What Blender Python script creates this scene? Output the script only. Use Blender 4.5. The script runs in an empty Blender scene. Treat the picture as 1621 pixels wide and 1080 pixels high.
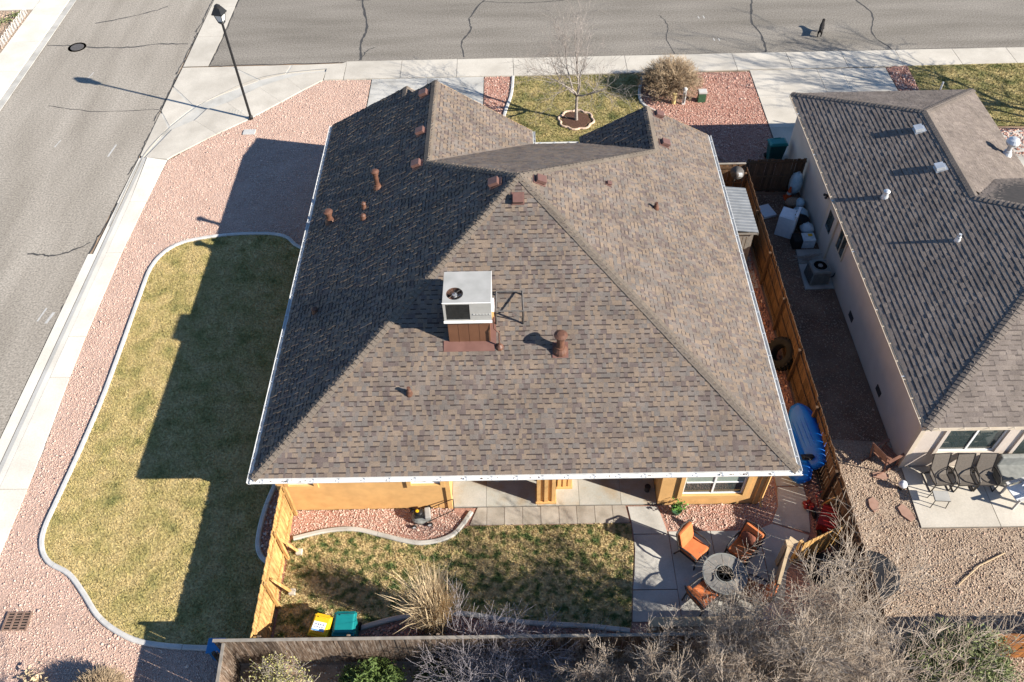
import bpy, bmesh, math, random
import numpy as np
from mathutils import Vector, Matrix
random.seed(7); RNG = np.random.default_rng(7)
R = math.radians
S = 1.17                                   # drawing units -> metres, applied once at the very end
SC = bpy.context.scene
COL = SC.collection
# ------------------------------------------------------------------ camera, sky, sun, exposure
cam_d = bpy.data.cameras.new('camera'); cam = bpy.data.objects.new('camera', cam_d); COL.objects.link(cam)
cam_d.sensor_fit = 'HORIZONTAL'; cam_d.sensor_width = 36.0; cam_d.lens = 36.0*1301.5/1621.0
cam_d.clip_start = 0.1; cam_d.clip_end = 2000
_p, _y, _r = R(49.49), R(-0.946), R(-1.724)
_f = Vector((math.sin(_y)*math.cos(_p), math.cos(_y)*math.cos(_p), -math.sin(_p)))
_rt = Vector((math.cos(_y), -math.sin(_y), 0)); _up = _rt.cross(_f)
_r2 = _rt*math.cos(_r)+_up*math.sin(_r); _u2 = -_rt*math.sin(_r)+_up*math.cos(_r)
cam.matrix_world = Matrix(((_r2.x, _u2.x, -_f.x, 0), (_r2.y, _u2.y, -_f.y, 0), (_r2.z, _u2.z, -_f.z, 20.0*S), (0, 0, 0, 1)))
SC.camera = cam
SUN_EL, SUN_AZ = R(28.3), math.atan2(8.34, -3.36)       # azimuth clockwise from +Y
w = bpy.data.worlds.new('World'); SC.world = w; w.use_nodes = True
nt = w.node_tree; bg = nt.nodes['Background']
sky = nt.nodes.new('ShaderNodeTexSky'); sky.sky_type = 'NISHITA'; sky.sun_disc = False
sky.sun_elevation = SUN_EL; sky.sun_rotation = SUN_AZ; sky.air_density = 1.0; sky.dust_density = 0.0; sky.ozone_density = 5.0
nt.links.new(sky.outputs[0], bg.inputs[0]); bg.inputs[1].default_value = 0.074
sun_d = bpy.data.lights.new('sun', 'SUN'); sun_d.energy = 5.0; sun_d.angle = R(0.5); sun_d.color = (1.0, 0.93, 0.82)
sun = bpy.data.objects.new('sun', sun_d); COL.objects.link(sun)
_sd = Vector((math.sin(SUN_AZ)*math.cos(SUN_EL), math.cos(SUN_AZ)*math.cos(SUN_EL), math.sin(SUN_EL)))
sun.rotation_euler = _sd.to_track_quat('Z', 'Y').to_euler(); sun.location = _sd*80
SC.view_settings.view_transform = 'Standard'; SC.view_settings.look = 'None'
SC.view_settings.exposure = 1.25; SC.view_settings.gamma = 1.0; SC.view_settings.use_curve_mapping = False

# ------------------------------------------------------------------ materials
def mat(name, cols, scale=8.0, rough=0.85, bump=0.0, bscale=60.0, metal=0.0, detail=4.0, rand=0.0, fine=None, stretch=None, spec=0.3, pos=None):
    """noise mix of the colours in cols (2..4 of them); fine=(scale, amount) adds a fine value speckle; rand varies per object"""
    m = bpy.data.materials.new(name); m.use_nodes = True
    t = m.node_tree; b = t.nodes['Principled BSDF']; b.inputs['Roughness'].default_value = rough
    b.inputs['Metallic'].default_value = metal
    b.inputs['Specular IOR Level'].default_value = spec
    tc = t.nodes.new('ShaderNodeTexCoord'); src = tc.outputs['Object']
    if stretch:
        mp = t.nodes.new('ShaderNodeMapping'); mp.inputs['Scale'].default_value = stretch
        t.links.new(src, mp.inputs[0]); src = mp.outputs[0]
    if rand:
        oi0 = t.nodes.new('ShaderNodeObjectInfo'); va = t.nodes.new('ShaderNodeVectorMath'); va.operation = 'ADD'
        ml = t.nodes.new('ShaderNodeMath'); ml.operation = 'MULTIPLY'; ml.inputs[1].default_value = 61.0
        t.links.new(oi0.outputs['Random'], ml.inputs[0]); t.links.new(src, va.inputs[0]); t.links.new(ml.outputs[0], va.inputs[1]); src = va.outputs[0]
    n = t.nodes.new('ShaderNodeTexNoise'); n.inputs['Scale'].default_value = scale; n.inputs['Detail'].default_value = detail
    t.links.new(src, n.inputs['Vector'])
    cr = t.nodes.new('ShaderNodeValToRGB'); e = cr.color_ramp.elements
    k = len(cols)
    if k == 1: cols = [cols[0], cols[0]]; k = 2
    ps = pos or [0.32+0.36*i/(k-1) for i in range(k)]
    while len(e) < k: e.new(0.5)
    for i in range(k): e[i].position = ps[i]; e[i].color = (*cols[i], 1)
    t.links.new(n.outputs['Fac'], cr.inputs[0]); out = cr.outputs[0]
    if fine:
        n2 = t.nodes.new('ShaderNodeTexNoise'); n2.inputs['Scale'].default_value = fine[0]; n2.inputs['Detail'].default_value = 2
        t.links.new(tc.outputs['Object'], n2.inputs['Vector'])
        mr = t.nodes.new('ShaderNodeMapRange'); mr.inputs[1].default_value = 0.3; mr.inputs[2].default_value = 0.7
        mr.inputs[3].default_value = 1-fine[1]; mr.inputs[4].default_value = 1+fine[1]
        t.links.new(n2.outputs['Fac'], mr.inputs[0])
        mx = t.nodes.new('ShaderNodeMix'); mx.data_type = 'RGBA'; mx.blend_type = 'MULTIPLY'; mx.inputs[0].default_value = 1
        t.links.new(out, mx.inputs[6]); t.links.new(mr.outputs[0], mx.inputs[7]); out = mx.outputs[2]
    if rand:
        oi = t.nodes.new('ShaderNodeObjectInfo')
        mr = t.nodes.new('ShaderNodeMapRange'); mr.inputs[3].default_value = 1-rand; mr.inputs[4].default_value = 1+rand
        t.links.new(oi.outputs['Random'], mr.inputs[0])
        mx = t.nodes.new('ShaderNodeMix'); mx.data_type = 'RGBA'; mx.blend_type = 'MULTIPLY'; mx.inputs[0].default_value = 1
        t.links.new(out, mx.inputs[6]); t.links.new(mr.outputs[0], mx.inputs[7]); out = mx.outputs[2]
    t.links.new(out, b.inputs['Base Color'])
    if bump:
        n3 = t.nodes.new('ShaderNodeTexNoise'); n3.inputs['Scale'].default_value = bscale; n3.inputs['Detail'].default_value = 3
        t.links.new(tc.outputs['Object'], n3.inputs['Vector'])
        bp = t.nodes.new('ShaderNodeBump'); bp.inputs['Strength'].default_value = bump; bp.inputs['Distance'].default_value = 0.02
        t.links.new(n3.outputs['Fac'], bp.inputs['Height']); t.links.new(bp.outputs[0], b.inputs['Normal'])
    return m

def grass_mat(name, straw, green, dark, scale, pos, fine=0.28):
    m = mat(name, [dark, green, straw], scale=scale, rough=0.9, detail=8, pos=pos, fine=(15, fine))
    return m

M = {}
M['asphalt_dim_light'] = mat('asphalt_dim_light', [(.155,.138,.115), (.225,.202,.172)], scale=.8, rough=.95, fine=(13, .33), bump=.3, bscale=70, detail=9, stretch=(.16,1,1))  # same asphalt, darkened: the street's duller light is painted into the colour
M['asphalt'] = mat('asphalt', [(.235,.208,.172), (.315,.282,.238)], scale=.8, rough=.95, fine=(13, .33), bump=.3, bscale=70, detail=9, stretch=(1,.16,1))
M['tar'] = mat('tar', [(.042,.040,.038), (.07,.066,.062)], rough=.7)
M['concrete'] = mat('concrete', [(.40,.365,.31), (.50,.46,.395)], scale=.9, rough=.9, fine=(22, .07), detail=7, rand=.05)
M['concrete_bright_light'] = mat('concrete_bright_light', [(.53,.49,.42), (.63,.59,.52)], scale=.9, rough=.9, fine=(22, .07), detail=7, rand=.05)  # same concrete, lightened to paint in the brighter light of the west side
M['concrete_grey'] = mat('concrete_grey', [(.31,.295,.265), (.40,.385,.35), (.45,.43,.39)], scale=1.2, rough=.9, fine=(26, .07), detail=7, rand=.04)
M['concrete_stain'] = mat('concrete_stain', [(.42,.40,.36), (.36,.35,.31), (.33,.25,.16)], scale=1.1, rough=.85, fine=(26, .07), detail=6, rand=.06, pos=[.35,.52,.72])
M['paver'] = mat('paver', [(.24,.21,.17), (.33,.29,.24), (.37,.33,.28)], scale=2.2, rough=.9, fine=(30, .08), rand=.12)
M['joint'] = mat('joint', [(.09,.08,.07), (.14,.125,.11)], scale=9, rough=1)
M['curbing'] = mat('curbing', [(.40,.39,.37), (.52,.50,.47)], scale=3, rough=.9, fine=(30, .08))
M['soil'] = mat('soil', [(.20,.135,.09), (.30,.215,.15), (.26,.19,.14)], scale=1.2, rough=1, fine=(30, .25), bump=.6, bscale=40)
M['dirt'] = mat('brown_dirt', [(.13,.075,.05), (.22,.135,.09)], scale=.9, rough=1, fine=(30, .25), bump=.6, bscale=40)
M['pink_base'] = mat('pink_base', [(.38,.26,.205), (.47,.33,.265)], scale=1.0, rough=1, fine=(28, .35), bump=.8, bscale=34)
M['tan_base'] = mat('tan_base', [(.24,.175,.125), (.36,.28,.21)], scale=1.2, rough=1, fine=(30, .35), bump=.8, bscale=34)
M['red_base'] = mat('red_base', [(.30,.15,.11), (.38,.215,.165)], scale=1.2, rough=1, fine=(30, .3), bump=.8, bscale=34)
PINK = [mat('stone_pink_%s' % n, [c, tuple(x*1.15 for x in c)], scale=14, rough=.95) for n, c in (('rose', (.46,.32,.265)), ('salmon', (.50,.36,.295)), ('pale', (.54,.42,.35)), ('rust', (.38,.255,.205)))]
TAN = [mat('stone_tan_%s' % n, [c, tuple(x*1.15 for x in c)], scale=14, rough=.95) for n, c in (('sand', (.37,.28,.205)), ('buff', (.44,.35,.27)), ('brown', (.25,.18,.13)), ('rose', (.37,.26,.20)))]
RED = [mat('stone_red_%s' % n, [c, tuple(x*1.15 for x in c)], scale=14, rough=.95) for n, c in (('brick', (.40,.21,.16)), ('rose', (.50,.31,.25)), ('brown', (.27,.14,.11)), ('pale', (.55,.40,.33)))]
M['mulch'] = mat('mulch', [(.05,.025,.016), (.12,.06,.04)], scale=26, rough=1, bump=1, bscale=60)
G_STRAW = (.46,.355,.155); 
M['grass_side'] = grass_mat('grass_side', (.43,.335,.155), (.325,.27,.105), (.165,.165,.055), 1.3, [.26,.42,.60])
M['grass_back'] = grass_mat('grass_back', (.47,.365,.185), (.24,.22,.085), (.075,.115,.035), 4.2, [.35,.445,.545])
M['grass_front'] = grass_mat('grass_front', (.35,.28,.125), (.235,.205,.08), (.11,.12,.04), 1.6, [.30,.46,.62])
M['wall'] = mat('orange_stucco', [(.56,.325,.125), (.61,.36,.145)], scale=1.1, rough=.95, bump=.35, bscale=60, fine=(3, .09))
M['trim'] = mat('orange_trim', [(.58,.34,.125), (.63,.375,.15)], scale=3, rough=.95, bump=.15, bscale=120)
M['nwall'] = mat('tan_stucco', [(.52,.45,.39), (.57,.50,.44)], scale=1.5, rough=.95, bump=.25, bscale=120)
M['ntrim'] = mat('beige_trim', [(.52,.44,.34), (.58,.50,.40)], scale=3, rough=.8)
M['white'] = mat('white_paint', [(.52,.52,.51), (.60,.60,.585)], scale=4, rough=.5)
M['white_dirty'] = mat('white_dirty', [(.55,.53,.50), (.80,.79,.76)], scale=3, rough=.5, pos=[.28,.42])
M['vinyl'] = mat('white_vinyl', [(.80,.80,.79)], rough=.4)
M['glass'] = mat('window_glass', [(.035,.05,.05), (.05,.065,.065)], rough=.04, spec=1.0)
M['blind'] = mat('window_blind', [(.22,.29,.25), (.30,.36,.32)], rough=.25, scale=3, spec=.6)
M['deck'] = mat('roof_underlay', [(.05,.045,.042), (.07,.06,.055)], rough=1)
def sh(n, c): return mat('shingle_'+n, [tuple(x*.86 for x in c), tuple(x*1.14 for x in c)], scale=30, rough=.97, fine=(1.3, .15), bump=.5, bscale=160, spec=.15)
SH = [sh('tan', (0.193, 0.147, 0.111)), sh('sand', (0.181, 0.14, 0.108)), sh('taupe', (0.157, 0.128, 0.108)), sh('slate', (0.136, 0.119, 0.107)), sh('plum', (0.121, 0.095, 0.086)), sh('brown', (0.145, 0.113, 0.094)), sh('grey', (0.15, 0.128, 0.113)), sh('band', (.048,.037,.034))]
SHW = [.17, .15, .20, .10, .13, .12, .13, 0]
SHN = [sh('ash', (.175,.145,.125)), sh('stone', (.190,.158,.136)), sh('dusk', (.155,.128,.112)), sh('smoke', (.166,.138,.12)), sh('dove', (.202,.168,.143)), sh('band_grey', (.095,.078,.069))]
SHNW = [.28, .22, .18, .2, .12, 0]
M['cap'] = sh('cap', (.150,.124,.100)); M['ncap'] = sh('cap_grey', (.150,.126,.108))
M['vent'] = mat('vent_brown', [(.115,.062,.052), (.15,.08,.066)], rough=.5, scale=6)
M['rust'] = mat('rusty_brown', [(.085,.042,.029), (.14,.066,.042)], rough=.5, scale=8)
M['flash'] = mat('flashing_red', [(.125,.06,.047), (.16,.08,.063)], rough=.6, scale=3)
M['galv'] = mat('galvanised', [(.50,.52,.54), (.62,.64,.66)], rough=.4, metal=.4, scale=5)
M['hvac'] = mat('hvac_paint', [(.30,.295,.275), (.37,.36,.34)], rough=.55, scale=2.5)
M['curb_brown'] = mat('curb_brown', [(.115,.052,.028), (.15,.07,.038)], rough=.6, scale=2)
M['black'] = mat('black_metal', [(.012,.012,.013), (.02,.02,.021)], rough=.45)
M['dark'] = mat('dark_recess', [(.012,.012,.012), (.025,.024,.023)], rough=.9)
M['fin'] = mat('coil_fin', [(.06,.062,.06), (.11,.11,.105)], rough=.5, metal=.5, scale=20)
M['wood_new'] = mat('cedar_board', [(.25,.14,.055), (.44,.26,.09), (.56,.36,.15)], scale=2.2, rough=.8, rand=.18, stretch=(9,9,1.2))
M['wood_orange'] = mat('orange_board', [(.22,.08,.02), (.36,.14,.035), (.29,.11,.03)], scale=2.2, rough=.8, rand=.2, stretch=(9,9,1.2))
M['wood_old'] = mat('weathered_board', [(.055,.036,.025), (.125,.085,.058), (.235,.195,.16)], scale=3, rough=.95, rand=.35, stretch=(9,9,1.0))
M['wood_side'] = mat('brown_board', [(.055,.032,.02), (.125,.072,.04), (.085,.05,.028)], scale=3, rough=.9, rand=.3, stretch=(9,9,1.0))
M['wood_grey'] = mat('grey_timber', [(.17,.15,.125), (.27,.24,.205)], scale=4, rough=.95, rand=.12)
M['lumber'] = mat('tan_lumber', [(.42,.31,.19), (.54,.41,.26)], scale=4, rough=.9, rand=.1)
M['bark'] = mat('pale_bark', [(.24,.205,.17), (.40,.35,.30)], scale=9, rough=1)
M['bark_front'] = mat('grey_bark', [(.20,.17,.15), (.34,.30,.27)], scale=9, rough=1)
M['twig'] = mat('dry_twig', [(.23,.175,.13), (.36,.29,.225), (.48,.405,.33)], scale=2.6, rough=1, fine=(9,.25))
M['twig_purple'] = mat('purple_twig', [(.20,.175,.185), (.33,.30,.31)], scale=3, rough=1)
M['twig_brown'] = mat('brown_twig', [(.24,.17,.105), (.36,.27,.175), (.48,.37,.25)], scale=2.5, rough=1, fine=(12,.25))
M['reed'] = mat('dry_reed', [(.44,.33,.19), (.58,.46,.30)], scale=3, rough=.9)
M['leaf_pine'] = mat('pine_needles', [(.045,.075,.018), (.095,.135,.03)], scale=6, rough=.7)
M['leaf_broad'] = mat('glossy_leaf', [(.04,.065,.02), (.12,.13,.035)], scale=9, rough=.5)
M['leaf_olive'] = mat('olive_leaf', [(.10,.125,.045), (.21,.225,.10)], scale=6, rough=.8)
M['leaf_yellow'] = mat('yellow_bud', [(.30,.29,.09), (.42,.40,.16)], scale=6, rough=.8)
M['leaf_green'] = mat('plant_leaf', [(.06,.16,.025), (.13,.26,.05)], scale=10, rough=.6)
M['orange'] = mat('orange_cushion', [(.46,.135,.045), (.56,.175,.06)], scale=5, rough=.9, bump=.2, bscale=30)
M['maroon'] = mat('brown_cloth', [(.14,.048,.03), (.22,.08,.05)], scale=6, rough=1, bump=.5, bscale=18)
M['iron'] = mat('bronze_iron', [(.03,.027,.026), (.055,.05,.047)], rough=.5, scale=8)
M['slate_top'] = mat('slate_tile', [(.16,.152,.14), (.205,.195,.18)], scale=6, rough=.6, rand=.05)
M['teal'] = mat('teal_plastic', [(.005,.15,.155), (.01,.19,.19)], rough=.4, scale=3)
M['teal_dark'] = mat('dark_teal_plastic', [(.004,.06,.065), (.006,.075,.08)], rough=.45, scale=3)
M['yellow'] = mat('yellow_plastic', [(.70,.40,.012), (.78,.46,.02)], rough=.4, scale=3)
M['blue'] = mat('blue_plastic', [(.004,.115,.52), (.008,.15,.60)], rough=.35, scale=3)
M['blue_lid'] = mat('blue_lid', [(.02,.15,.34), (.03,.18,.40)], rough=.5)
M['rubber'] = mat('tyre_rubber', [(.008,.008,.008), (.018,.0175,.017)], rough=.85, scale=8)
M['red'] = mat('red_plastic', [(.22,.014,.011), (.29,.022,.016)], rough=.4)
M['white_enamel'] = mat('white_enamel', [(.62,.66,.70), (.70,.73,.76)], rough=.35)
M['bag'] = mat('clear_plastic', [(.45,.55,.60), (.66,.73,.76)], rough=.25, scale=6, bump=.8, bscale=12)
M['bag_blue'] = mat('pale_blue_plastic', [(.30,.46,.54), (.5,.62,.68)], rough=.3, scale=5, bump=.6, bscale=12)
M['sling'] = mat('brown_sling', [(.10,.085,.072), (.14,.12,.10)], rough=.8, scale=30)
M['bronze'] = mat('dark_bronze', [(.05,.045,.042), (.08,.072,.066)], rough=.35, metal=.5)
M['shed'] = mat('shed_wall', [(.15,.14,.125), (.19,.175,.155)], rough=.7)
M['shed_roof'] = mat('corrugated_zinc', [(.17,.18,.19), (.23,.24,.25)], rough=.5, metal=.3, scale=3)
M['ac_grey'] = mat('ac_grey', [(.17,.175,.165), (.23,.235,.22)], rough=.6)
M['redwood'] = mat('redwood', [(.15,.07,.048), (.21,.105,.07)], rough=.8, scale=8, rand=.1)
M['flag'] = mat('flagstone', [(.26,.155,.115), (.33,.205,.155)], rough=.95, scale=5)
M['scallop'] = mat('edging_block', [(.44,.31,.23), (.56,.42,.32)], rough=.95, scale=6)
M['pipe_yellow'] = mat('yellow_pipe', [(.50,.40,.17), (.58,.47,.22)], rough=.6)
M['green_box'] = mat('green_box', [(.035,.085,.045), (.05,.11,.06)], rough=.5)
M['paper'] = mat('white_label', [(.78,.80,.84)], rough=.5)
M['ink'] = mat('dark_ink', [(.03,.04,.12)], rough=.6)
M['skyblue_ink'] = mat('blue_ink', [(.10,.28,.55)], rough=.6)
M['paint_mark'] = mat('faded_paint', [(.36,.35,.33), (.46,.45,.43)], rough=.9, scale=10)
M['fur'] = mat('black_fur', [(.008,.007,.007), (.02,.017,.015)], rough=.9, scale=20)
M['orange_cone'] = mat('cone_orange', [(.60,.09,.02)], rough=.5)
M['grate'] = mat('rusty_grate', [(.16,.10,.075), (.24,.16,.12)], rough=.8, scale=10)
M['lid_grey'] = mat('lid_grey', [(.40,.39,.37), (.47,.46,.44)], rough=.8, scale=6)
M['iron_lid'] = mat('cast_iron', [(.07,.065,.06), (.11,.10,.095)], rough=.7, scale=14)
M['clear'] = mat('lamp_glass', [(.62,.63,.62)], rough=.2)

# ------------------------------------------------------------------ builders
def tag(o, label=None, cat=None, group=None, kind=None):
    if label: o['label'] = label
    if cat: o['category'] = cat
    if group: o['group'] = group
    if kind: o['kind'] = kind
    return o
def empty(name, loc, rz=0.0):
    o = bpy.data.objects.new(name, None); COL.objects.link(o); o.location = loc; o.rotation_euler = (0, 0, rz); o.empty_display_size = .2
    return o
def thing(name, loc, label, cat, group=None, rz=0.0): return tag(empty(name, loc, rz), label, cat, group)
def origin(o):
    v = Vector((0, 0, 0))
    while o is not None: v += o.location; o = o.parent
    return v
def link(name, me, parent=None, loc=(0, 0, 0)):
    o = bpy.data.objects.new(name, me); COL.objects.link(o); o.parent = parent; o.location = loc
    return o
class MB:
    def __init__(s): s.v = []; s.f = []; s.mi = []
    def add(s, vs, fs, mi=0):
        b = len(s.v); s.v += [tuple(x) for x in vs]; s.f += [tuple(b+i for i in f) for f in fs]; s.mi += [mi]*len(fs)
    def box(s, c, d, mi=0, M4=None, taper=1.0):
        x, y, z = d[0]/2, d[1]/2, d[2]/2
        vs = [Vector((a*x*(taper if k > 0 else 1), b*y*(taper if k > 0 else 1), k*z)) for k in (-1, 1) for a, b in ((-1,-1),(1,-1),(1,1),(-1,1))]
        if M4 is not None: vs = [M4 @ v for v in vs]
        vs = [v+Vector(c) for v in vs]
        s.add(vs, [(3,2,1,0),(4,5,6,7),(0,1,5,4),(1,2,6,5),(2,3,7,6),(3,0,4,7)], mi)
    def bbox(s, a, b, mi=0): s.box([(a[i]+b[i])/2 for i in range(3)], [abs(b[i]-a[i]) for i in range(3)], mi)
    def tube(s, pts, r, n=8, mi=0, cap=True):
        pts = [Vector(p) for p in pts]; rs = r if isinstance(r, (list, tuple)) else [r]*len(pts)
        b = len(s.v); ref = None
        for i, p in enumerate(pts):
            d = (pts[min(i+1, len(pts)-1)]-pts[max(i-1, 0)]).normalized()
            if ref is None: ref = Vector((0,0,1)) if abs(d.z) < .9 else Vector((1,0,0))
            a = d.cross(ref).normalized(); c = d.cross(a).normalized(); ref = a.cross(d)*-1 if False else ref
            for k in range(n):
                t = 2*math.pi*k/n; s.v.append(tuple(p+(a*math.cos(t)+c*math.sin(t))*rs[i]))
        for i in range(len(pts)-1):
            for k in range(n):
                q = (k+1) % n; s.f.append((b+i*n+k, b+i*n+q, b+(i+1)*n+q, b+(i+1)*n+k)); s.mi.append(mi)
        if cap:
            s.f.append(tuple(b+k for k in range(n))); s.f.append(tuple(b+(len(pts)-1)*n+k for k in reversed(range(n)))); s.mi += [mi, mi]
    def lathe(s, prof, n=16, c=(0,0,0), mi=0, M4=None, closed=False):
        b = len(s.v); c = Vector(c)
        for r_, z in prof:
            for k in range(n):
                t = 2*math.pi*k/n; v = Vector((r_*math.cos(t), r_*math.sin(t), z))
                s.v.append(tuple((M4 @ v if M4 is not None else v)+c))
        m = len(prof)
        for i in range(m if closed else m-1):
            j = (i+1) % m
            for k in range(n):
                q = (k+1) % n; s.f.append((b+i*n+k, b+i*n+q, b+j*n+q, b+j*n+k)); s.mi.append(mi)
        if not closed:
            if prof[0][0] > 1e-4: s.f.append(tuple(b+k for k in reversed(range(n)))); s.mi.append(mi)
            if prof[-1][0] > 1e-4: s.f.append(tuple(b+(m-1)*n+k for k in range(n))); s.mi.append(mi)
    def prism(s, poly, z0, z1, mi=0, bottom=False):
        n = len(poly); b = len(s.v)
        s.v += [(x, y, z0) for x, y in poly]+[(x, y, z1) for x, y in poly]
        s.f.append(tuple(b+n+i for i in range(n))); s.mi.append(mi)
        if bottom: s.f.append(tuple(b+i for i in reversed(range(n)))); s.mi.append(mi)
        for i in range(n):
            j = (i+1) % n; s.f.append((b+i, b+j, b+n+j, b+n+i)); s.mi.append(mi)
    def sphere(s, c, r, n=12, m=8, mi=0, sq=(1,1,1), jit=0.0):
        b = len(s.v); c = Vector(c)
        for i in range(m+1):
            ph = math.pi*i/m
            for k in range(n):
                t = 2*math.pi*k/n; q = 1+random.uniform(-jit, jit)
                s.v.append((c.x+r*q*sq[0]*math.sin(ph)*math.cos(t), c.y+r*q*sq[1]*math.sin(ph)*math.sin(t), c.z+r*q*sq[2]*math.cos(ph)))
        for i in range(m):
            for k in range(n):
                q = (k+1) % n; s.f.append((b+i*n+k, b+(i+1)*n+k, b+(i+1)*n+q, b+i*n+q)); s.mi.append(mi)
    def mesh(s, name, mats, smooth=False, off=None):
        vs = s.v if off is None else [(x-off[0], y-off[1], z-off[2]) for x, y, z in s.v]
        me = bpy.data.meshes.new(name); me.from_pydata(vs, [], s.f)
        for m in (mats if isinstance(mats, (list, tuple)) else [mats]): me.materials.append(m)
        me.polygons.foreach_set('material_index', s.mi)
        if smooth: me.polygons.foreach_set('use_smooth', [True]*len(s.f))
        me.validate(); me.update()
        return me
    def build(s, name, mats, parent=None, world=False, smooth=False, bevel=0.0):
        off = origin(parent) if (world and parent is not None) else None
        me = s.mesh(name, mats, smooth, off)
        if bevel:
            bm = bmesh.new(); bm.from_mesh(me); bmesh.ops.remove_doubles(bm, verts=bm.verts, dist=1e-5)
            es = [e for e in bm.edges if len(e.link_faces) == 2 and e.calc_face_angle(0) > .5]
            bmesh.ops.bevel(bm, geom=es, offset=bevel, segments=2, profile=.6, affect='EDGES'); bm.to_mesh(me); bm.free()
        return link(name, me, parent)
def np_mesh(name, verts, faces, mats, mi=None, smooth=False):
    me = bpy.data.meshes.new(name); faces = np.asarray(faces, np.int32); k = faces.shape[1]
    me.vertices.add(len(verts)); me.vertices.foreach_set('co', np.asarray(verts, np.float32).ravel())
    me.loops.add(faces.size); me.loops.foreach_set('vertex_index', faces.ravel())
    me.polygons.add(len(faces)); me.polygons.foreach_set('loop_start', np.arange(0, faces.size, k, dtype=np.int32))
    for m in (mats if isinstance(mats, (list, tuple)) else [mats]): me.materials.append(m)
    if mi is not None: me.polygons.foreach_set('material_index', np.asarray(mi, np.int32))
    if smooth: me.polygons.foreach_set('use_smooth', np.ones(len(faces), bool))
    me.update(calc_edges=True); me.validate()
    return me
def inside(P, poly):
    x, y = P[:, 0], P[:, 1]; c = np.zeros(len(P), bool); n = len(poly)
    for i in range(n):
        x0, y0 = poly[i]; x1, y1 = poly[(i+1) % n]
        if y0 == y1: continue
        k = ((y0 > y) != (y1 > y)) & (x < (x1-x0)*(y-y0)/(y1-y0)+x0); c ^= k
    return c
def scatter(poly, dens, holes=()):
    a = np.array(poly); lo, hi = a.min(0), a.max(0); n = int(dens*np.prod(hi-lo))
    P = RNG.uniform(lo, hi, (n, 2)); k = inside(P, poly)
    for h in holes: k &= ~inside(P, h)
    return P[k]
def smooth_poly(pts, n=5, closed=False):
    out = []; m = len(pts)
    P = lambda i: Vector((*pts[i % m], 0)) if closed else Vector((*pts[max(0, min(m-1, i))], 0))
    for i in range(m if closed else m-1):
        p0, p1, p2, p3 = P(i-1), P(i), P(i+1), P(i+2)
        for k in range(n):
            t = k/n
            q = .5*((2*p1)+(p2-p0)*t+(2*p0-5*p1+4*p2-p3)*t*t+(3*p1-p0-3*p2+p3)*t**3); out.append((q.x, q.y))
    if not closed: out.append(tuple(pts[-1]))
    return out
def sheet(name, poly, z, m, kind='structure', parent=None):
    b = MB(); b.add([(x, y, z) for x, y in poly], [tuple(range(len(poly)))])
    o = b.build(name, m, parent)
    bm = bmesh.new(); bm.from_mesh(o.data)
    for f in bm.faces:
        if f.normal.z < 0: f.normal_flip()
    bmesh.ops.triangulate(bm, faces=bm.faces); bm.to_mesh(o.data); bm.free()
    if parent is None: o['kind'] = kind
    return o
def stones(name, polys, dens, size, mats, z, w=None, holes=(), flat=.65):
    P = np.vstack([scatter(p, dens, holes) for p in polys])
    thin = np.sin(P[:,0]*1.7+np.sin(P[:,1]*1.1)*2)+np.sin(P[:,1]*2.3+np.sin(P[:,0]*.9)*2.2)+np.sin(P[:,0]*5.1+P[:,1]*3.7)*.5
    P = P[RNG.uniform(0,1,len(P)) < np.clip(1-.22*np.maximum(thin, 0), .4, 1)]; n = len(P)      # the cover thins out in places
    base = np.array([(1,0,0),(-1,0,0),(0,1,0),(0,-1,0),(0,0,1),(0,0,-.6)], float)
    F = np.array([(0,2,4),(2,1,4),(1,3,4),(3,0,4),(2,0,5),(1,2,5),(3,1,5),(0,3,5)])
    sc = size*RNG.lognormal(0, .33, n)
    V = base[None]*(sc[:, None, None])*RNG.uniform(.65, 1.3, (n, 6, 1)); V[:, :, 2] *= flat
    a = RNG.uniform(0, 2*np.pi, n); tl = RNG.normal(0, .45, n)
    y = V[:, :, 1]*np.cos(tl)[:, None]-V[:, :, 2]*np.sin(tl)[:, None]; zz = V[:, :, 1]*np.sin(tl)[:, None]+V[:, :, 2]*np.cos(tl)[:, None]
    x = V[:, :, 0]; X = x*np.cos(a)[:, None]-y*np.sin(a)[:, None]; Y = x*np.sin(a)[:, None]+y*np.cos(a)[:, None]
    V = np.stack([X+P[:, None, 0], Y+P[:, None, 1], zz+z+sc[:, None]*.25], -1)
    faces = (F[None]+6*np.arange(n)[:, None, None]).reshape(-1, 3)
    mi = np.repeat(RNG.choice(len(mats), n, p=w), 8)
    o = link(name, np_mesh(name, V.reshape(-1, 3), faces, mats, mi)); o['kind'] = 'stuff'
    return o
def grass(name, polys, dens, h, m, z, holes=(), wid=.011):
    P = np.vstack([scatter(p, dens, holes) for p in polys]); n = len(P)
    a = RNG.uniform(0, 2*np.pi, n); L = h*RNG.uniform(.55, 1.35, n); lean = RNG.uniform(.1, 1.0, n)*L
    la = RNG.uniform(0, 2*np.pi, n); w = wid*RNG.uniform(.7, 1.5, n)
    dx, dy = np.cos(a)*w, np.sin(a)*w
    V = np.zeros((n, 3, 3)); V[:, 0] = np.stack([P[:, 0]-dx, P[:, 1]-dy, np.full(n, z)], -1); V[:, 1] = np.stack([P[:, 0]+dx, P[:, 1]+dy, np.full(n, z)], -1)
    V[:, 2] = np.stack([P[:, 0]+np.cos(la)*lean, P[:, 1]+np.sin(la)*lean, z+L*.85], -1)
    o = link(name, np_mesh(name, V.reshape(-1, 3), np.arange(3*n).reshape(-1, 3), m)); o['kind'] = 'stuff'
    return o
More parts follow.
